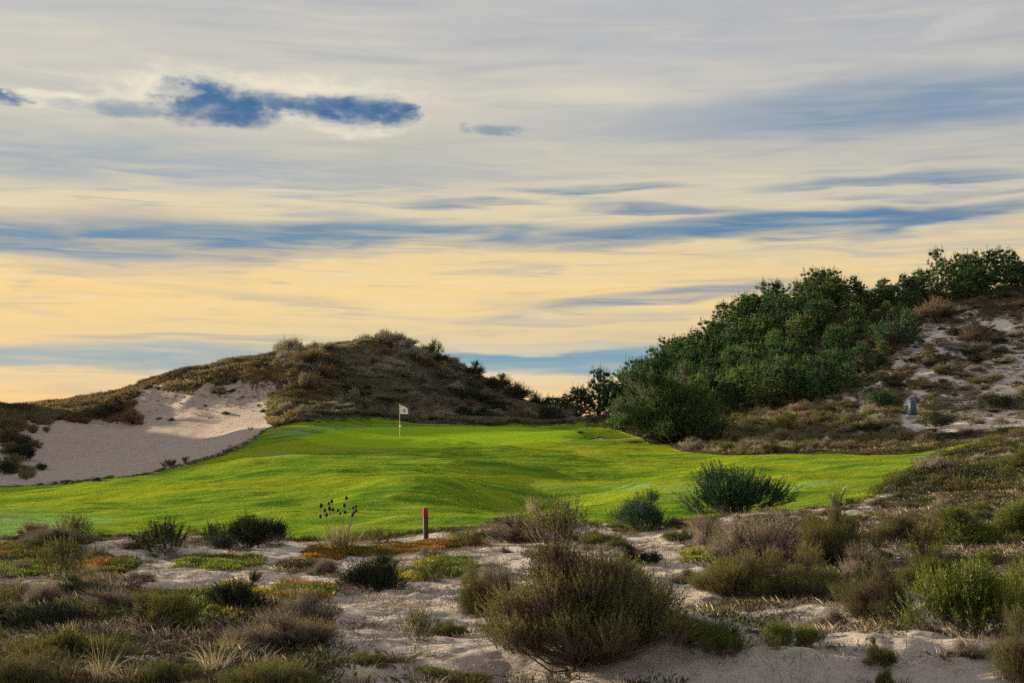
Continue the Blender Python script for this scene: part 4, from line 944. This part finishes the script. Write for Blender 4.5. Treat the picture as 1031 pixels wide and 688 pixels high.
# sparse scrub on the bare bank
def bank_ok(x, y):
    u, v, _ = uvY(x, y); return (60 < u) & (u < 296) & (turf_at(u, y) < -2) & (cover(u, v, y) < .5) & (y > 80) & (v < 424) & (np.sin(x*91.7+y*57.3)*.5+.5 < np.clip((428-v)/34, 0, 1)*.8)
for (x, y) in poisson(900, (-38, -16), (88, 122), 1.0, bank_ok, 13)[:90]:
    w = .15+.75*rp.random()**2; put('far', 'bank_shrub', x, y, w, w*.35, 'rust' if rp.random() < .6 else 'dark', 'tiny scrub tuft on the upper part of the bare sand bank', 'shrub', 'tiny scrub tufts on the bare bank')

# ------------------------------------------------------------------ uncountable cover
def proto_tuft(seed, n, L, W, lean=.6):
    rg = np.random.default_rng(seed); g = G(); a = rg.uniform(0, 6.3, n); P = np.stack([np.cos(a), np.sin(a), 0*a], 1)*rg.uniform(0, .13, n)[:, None]
    D = unit(np.stack([np.cos(a), np.sin(a), 0*a], 1)*rg.uniform(0, lean, n)[:, None]+rg.normal(0, .1, (n, 3))+[0, 0, 1]); needles(g, P, D, L*rg.uniform(.5, 1.2, n), W, rg.uniform(.2, .8, n), rg, .25); return g.arrays()
def proto_mat(seed, n, L, W, r, h):
    rg = np.random.default_rng(seed); g = G(); a = rg.uniform(0, 6.3, n); q = np.sqrt(rg.random(n)); P = np.stack([np.cos(a)*q*r, np.sin(a)*q*r, h*(1-q*q)*rg.uniform(.2, 1, n)], 1)
    D = unit(rdir(n, rg)*.8 + np.stack([np.cos(a)*q, np.sin(a)*q, 0*a], 1)*.6 + [0, 0, .9]); needles(g, P, D, L*rg.uniform(.6, 1.2, n), W, np.clip(rg.normal(.5, .22, n), 0, 1), rg); return g.arrays()
def scatter(name, protos, P, scale, tone_off, mat, label, seed=1, flat=None):
    rg = np.random.default_rng(seed); n = len(P); which = rg.integers(0, len(protos), n); rz = rg.uniform(0, 6.28, n); vs = []; fs = []; ts = []; off = 0
    for k, (pv, pf, pt_) in enumerate(protos):
        ix = np.where(which == k)[0]
        if not len(ix): continue
        c, s = np.cos(rz[ix]), np.sin(rz[ix]); sc = scale[ix]; f = np.concatenate(pf)
        v = np.empty((len(ix), len(pv), 3)); v[:, :, 0] = (pv[:, 0]*c[:, None]-pv[:, 1]*s[:, None])*sc[:, None]; v[:, :, 1] = (pv[:, 0]*s[:, None]+pv[:, 1]*c[:, None])*sc[:, None]; v[:, :, 2] = pv[:, 2]*sc[:, None]
        v += P[ix][:, None]; vs.append(v.reshape(-1, 3)); fs.append((f[None]+(np.arange(len(ix))*len(pv))[:, None, None]).reshape(-1, 3)+off); off += len(ix)*len(pv)
        ts.append(np.clip(pt_[None]+tone_off[ix][:, None], 0, 1).reshape(-1))
    o = obj(name, np.concatenate(vs), np.concatenate(fs), mat, None, np.concatenate(ts)); tag(o, label, None, kind='stuff'); print(name, n, off); return o
def sample(n, ur, yr, prob, seed, logy=True):
    """random ground points: column range, depth range, kept with probability prob(u, v, y)"""
    rg = np.random.default_rng(seed); u = rg.uniform(*ur, n)
    y = np.sqrt(rg.uniform(yr[0]**2, yr[1]**2, n)); x = (u-CU)/F*y
    z = ground(x, y); v = VH-F*z/y; pr = prob(u, v, y); k_ = rg.random(n) < pr
    k_ &= ~((np.abs(u-918) < 9) & (v > 404) & (v < 431) & (y > 70))
    return np.stack([x, y, z+EYE-.01], 1)[k_], u[k_], v[k_], y[k_], rg
far_t = [proto_tuft(200+i, 20, .60, .036) for i in range(4)]
P, u, v, y, rg = sample(36000, (-60, 300), (78, 130), lambda u, v, y: (turf_at(u, y) < -.5)*np.clip((cover(u, v, y)-.45)*2, 0, 1), 11)
scatter('dune_grass', far_t, P, rg.uniform(.5, 1.15, len(P)), fbm(P[:, 0]/3, P[:, 1]/3, 300, 3)*.6, M['crest'], 'brown marram grass along the crest above the bare bank')
P, u, v, y, rg = sample(40000, (280, 570), (100, 130), lambda u, v, y: (turf_at(u, y) < -.3)*np.clip(.55+fbm(u/40, v/10, 310, 2)*1.2, .1, 1), 12)
scatter('dune_undergrowth', far_t, P, rg.uniform(.3, .85, len(P)), .1+fbm(P[:, 0]/5, P[:, 1]/5, 301, 3)*1.0, M['grey'], 'grey-brown undergrowth between the bushes of the left dune')
P, u, v, y, rg = sample(30000, (560, 940), (74, 112), lambda u, v, y: (turf_at(u, y) < -.4)*np.clip(.7+fbm(u/30, v/9, 320, 2)*1.4, .1, 1)*((u < 690)*(y > 96)+(u >= 690))*np.clip((cover(u, v, y)-.3)*2.5, 0, 1), 13)
P2, u2, v2, y2, rg2 = sample(26000, (270, 520), (100, 130), lambda u, v, y: (turf_at(u, y) < -.3)*np.clip(.25+fbm(u/45, v/14, 312, 3)*2.4, 0, 1)*np.interp(u, [270, 420, 520], [1, .8, .3]), 42)
scatter('tan_dune_grass', far_t, P2, rg2.uniform(.4, 1.0, len(P2)), .12+fbm(P2[:, 0]/3, P2[:, 1]/3, 313, 3)*.8, M['marram'], 'tan and olive grass in patches on the face and top of the left dune')
scatter('mound_grass', far_t, P, rg.uniform(.35, .85, len(P)), fbm(P[:, 0]/2.5, P[:, 1]/2.5, 302, 3)*.6, M['marram'], 'tan and olive grass over the dry mound in front of the pines')
P, u, v, y, rg = sample(34000, (590, 1070), (96, 138), lambda u, v, y: np.clip((cover(u, v, y)-.5)*1.6, 0, 1)*np.where(u > 870, .8, .45), 14)
scatter('hill_undergrowth', far_t, P, rg.uniform(.3, .8, len(P)), -.1+fbm(P[:, 0]/3, P[:, 1]/3, 303, 3)*.6, M['rust'], 'brown undergrowth between the pines and over the sandy slope')
P, u, v, y, rg = sample(34000, (820, 1070), (68, 128), lambda u, v, y: (turf_at(u, y) < -.4)*np.clip(.12+(cover(u, v, y)-.1)*.8, 0, .8), 15)
scatter('slope_grass', [proto_tuft(210+i, 16, .32, .022, .9) for i in range(3)], P, rg.uniform(.4, 1.1, len(P)), fbm(P[:, 0]/3, P[:, 1]/3, 304, 3)*.6, M['grey'], 'thin dry grass and dead stems on the eroded sand')
mats = [proto_mat(220+i, 90, .10, .024, .45, .20) for i in range(4)]
P, u, v, y, rg = sample(14000, (860, 1090), (35, 80), lambda u, v, y: (turf_at(u, y) < .15)*(y > np.interp(u, [860, 1090], [40.5, 36]))*np.clip(.62+fbm(u/26, v/8, 330, 3)*1.5, .05, 1), 16)
edge = np.exp(-np.maximum(-turf_at(u, y), 0)/2.2)
scatter('low_heath', mats, P, rg.uniform(.35, 1.3, len(P)), -.22+.42*edge+fbm(P[:, 0]/2.2, P[:, 1]/2.2, 305, 3)*1.2, M['heathmat'], 'low dark green and yellow cover on the slope right of the fairway')
P, u, v, y, rg = sample(16000, (0, 310), (84, 124), lambda u, v, y: (turf_at(u, y) < -1.5)*(cover(u, v, y) < .6)*np.clip((424-v)/90+.02+fbm(u/20, v/8, 360, 2)*.25, 0, .5), 43)
scatter('bank_grass', [proto_tuft(215+i, 12, .26, .020, .9) for i in range(3)], P, rg.uniform(.4, 1.1, len(P)), fbm(P[:, 0]/3, P[:, 1]/3, 314, 3)*.6, M['rust'], 'thin brown stems scattered down the bare sand bank')
# turf fringe
P, u, v, y, rg = sample(150000, (-60, 985), (33, 112), lambda u, v, y: (np.abs(turf_at(u, y)+.1) < .7)*.9, 17)
scatter('rough_grass', [proto_tuft(230+i, 18, .13, .012, .8) for i in range(3)], P, rg.uniform(.5, 1.5, len(P)), fbm(P[:, 0]/2, P[:, 1]/2, 306, 2)*.7, M['heathmat'], 'ragged longer grass along the edge of the mown turf')
# near cover
nm = [proto_mat(240+i, 110, .045, .010, .26, .09) for i in range(4)]; nt = [proto_tuft(250+i, 22, .16, .006, 1.1) for i in range(4)]
ncov = lambda u, v, y: np.clip((cover(u, v, y)-.30)*1.9, 0, 1)*(turf_at(u, y) < -.2)
P, u, v, y, rg = sample(60000, (-60, 1090), (9.5, 46), lambda u, v, y: ncov(u, v, y)*np.clip(.2+fbm(u/50, v/12, 340, 3)*2, 0, 1), 18)
scatter('heath_cover', nm, P, rg.uniform(.5, 1.3, len(P)), -.1+fbm(P[:, 0]/.9, P[:, 1]/.9, 307, 3)*.8, M['heathmat'], 'small creeping green and dark heath over the sand')
P, u, v, y, rg = sample(60000, (-60, 1090), (9.5, 46), lambda u, v, y: ncov(u, v, y)*.45*np.where(y > 30, .5, 1), 19)
scatter('dry_cover', nt, P, rg.uniform(.5, 1.3, len(P)), fbm(P[:, 0]/.9, P[:, 1]/.9, 308, 3)*.9, M['dry'], 'short grey dead stems and dry grass over the sand')
P, u, v, y, rg = sample(50000, (-60, 1090), (9.5, 40), lambda u, v, y: (turf_at(u, y) < -.2)*np.clip(.3+fbm(u/40, v/12, 350, 3)*1.2, .04, .8), 20)
scatter('sand_litter', [proto_mat(260+i, 16, .05, .006, .16, .012) for i in range(4)], P, rg.uniform(.5, 1.6, len(P)), fbm(P[:, 0], P[:, 1], 309, 3)*.9, M['dry'], 'fallen twigs and dry bits strewn on the sand')
# ice plant: fleshy upright fingers
ice = [proto_mat(270+i, 80, .060, .017, .16, .05) for i in range(4)]
def ice_patch(name, poly, n, mat, off, label, seed):
    poly = np.array(poly, float); u0, v0 = poly.min(0); u1, v1 = poly.max(0)
    P, u, v, y, rg = sample(n, (u0, u1), (12, 46), lambda u, v, y: (turf_at(u, y) < .3)*poly_in(u+9*fbm(u/9, v/5, seed, 2), v+4*fbm(u/12, v/4, seed+1, 2), poly)*np.clip(.5+fbm(u/7, v/2.5, seed, 3)*2.6, 0, 1), seed)
    if len(P): scatter(name, ice, P, rg.uniform(.7, 1.5, len(P)), off+fbm(P[:, 0]/.6, P[:, 1]/.9, seed, 2)*1.1, mat, label, seed)
ice_patch('ice_plant', [(150, 628), (160, 604), (230, 592), (270, 600), (200, 612), (250, 618), (190, 634)], 16000, M['ice_green'], .1, 'bright green ice plant mat beside the dark green bush', 401)
ice_patch('ice_plant', [(78, 574), (90, 560), (128, 562), (130, 574), (105, 580)], 22000, M['ice_red'], -.12, 'orange and green ice plant patch beside the path', 402)
ice_patch('ice_plant', [(-20, 564), (-20, 548), (60, 546), (80, 556), (40, 562)], 22000, M['ice_red'], -.25, 'red and yellow ice plant band at the left fairway edge', 403)
ice_patch('ice_plant', [(-20, 582), (0, 568), (75, 566), (70, 580)], 14000, M['ice_green'], -.1, 'dull green ice plant at the left picture edge', 404)
ice_patch('ice_plant', [(300, 562), (320, 553), (380, 552), (450, 546), (480, 549), (440, 554), (350, 562)], 60000, M['ice_red'], .05, 'bright orange-red ice plant strip running to the stake', 405)
ice_patch('ice_plant', [(402, 582), (420, 566), (470, 562), (480, 574), (440, 584)], 14000, M['ice_green'], .2, 'yellow-green ice plant right of the dark rounded bush', 406)
ice_patch('ice_plant', [(276, 604), (290, 590), (330, 592), (326, 606)], 8000, M['ice_red'], .0, 'small reddish ice plant left of the dark rounded bush', 407)
ice_patch('ice_plant', [(690, 566), (700, 556), (740, 556), (735, 566)], 12000, M['ice_green'], .2, 'small yellow ice plant under the juniper bush', 408)
ice_patch('ice_plant', [(180, 575), (190, 562), (260, 560), (262, 570)], 12000, M['ice_green'], -.1, 'thin green ice plant below the near-black bush', 409)
# blades standing in the mown turf
P, u, v, y, rg = sample(24000, (-60, 985), (34, 108), lambda u, v, y: (turf_at(u, y) > .1)*np.where(green_fn(u, v), .0, 1.), 21) if False else sample(26000, (-60, 985), (34, 108), lambda u, v, y: (turf_at(u, y) > .1)*(1-.9*poly_in(u, v, [(300, 441), (345, 432), (430, 429.5), (520, 430), (578, 434), (590, 440), (560, 447), (470, 451), (380, 452), (320, 449)])), 21)
M['blade'] = leaf_mat('turf blades', [(.045, .12, .010), (.12, .22, .012), (.21, .29, .014), (.27, .31, .03)], .4, .5, 0., 0.)
def proto_turf(seed):
    rg = np.random.default_rng(seed); g = G(); n = 22; P = np.stack([rg.normal(0, .35, n), rg.normal(0, .35, n), np.full(n, -.01)], 1)
    needles(g, P, unit(rg.normal(0, .3, (n, 3))+[0, 0, 1]), rg.uniform(.035, .07, n), .014, rg.uniform(.1, .9, n), rg, .2); return g.arrays()
scatter('turf_blades', [proto_turf(280+i) for i in range(4)], P, rg.uniform(.8, 1.2, len(P)), fbm(P[:, 0]/5, P[:, 1]/3, 311, 3)*.6, M['blade'], 'short grass blades standing in the fairway')

# little greenside bunker sand
X, Y = polar_grid(np.linspace(math.atan((bx-4)/by), math.atan((bx+4)/by), 90), np.linspace(90.5, 95.5, 50)); Z = ground(X, Y)
Q = ((X-bx)/2.2)**2 + ((Y-by)/1.15)**2 + .25*fbm(X/.8, Y/.8, 5, 2); mk = (Q[:-1, :-1] < .85)
bs = sub(X, Y, Z-.02, mk, 'bunker_sand', M['sand'], {'veg': np.full(X.shape, -.2)}); tag(bs, 'pale sand of the little bunker beside the green', None, kind='structure')
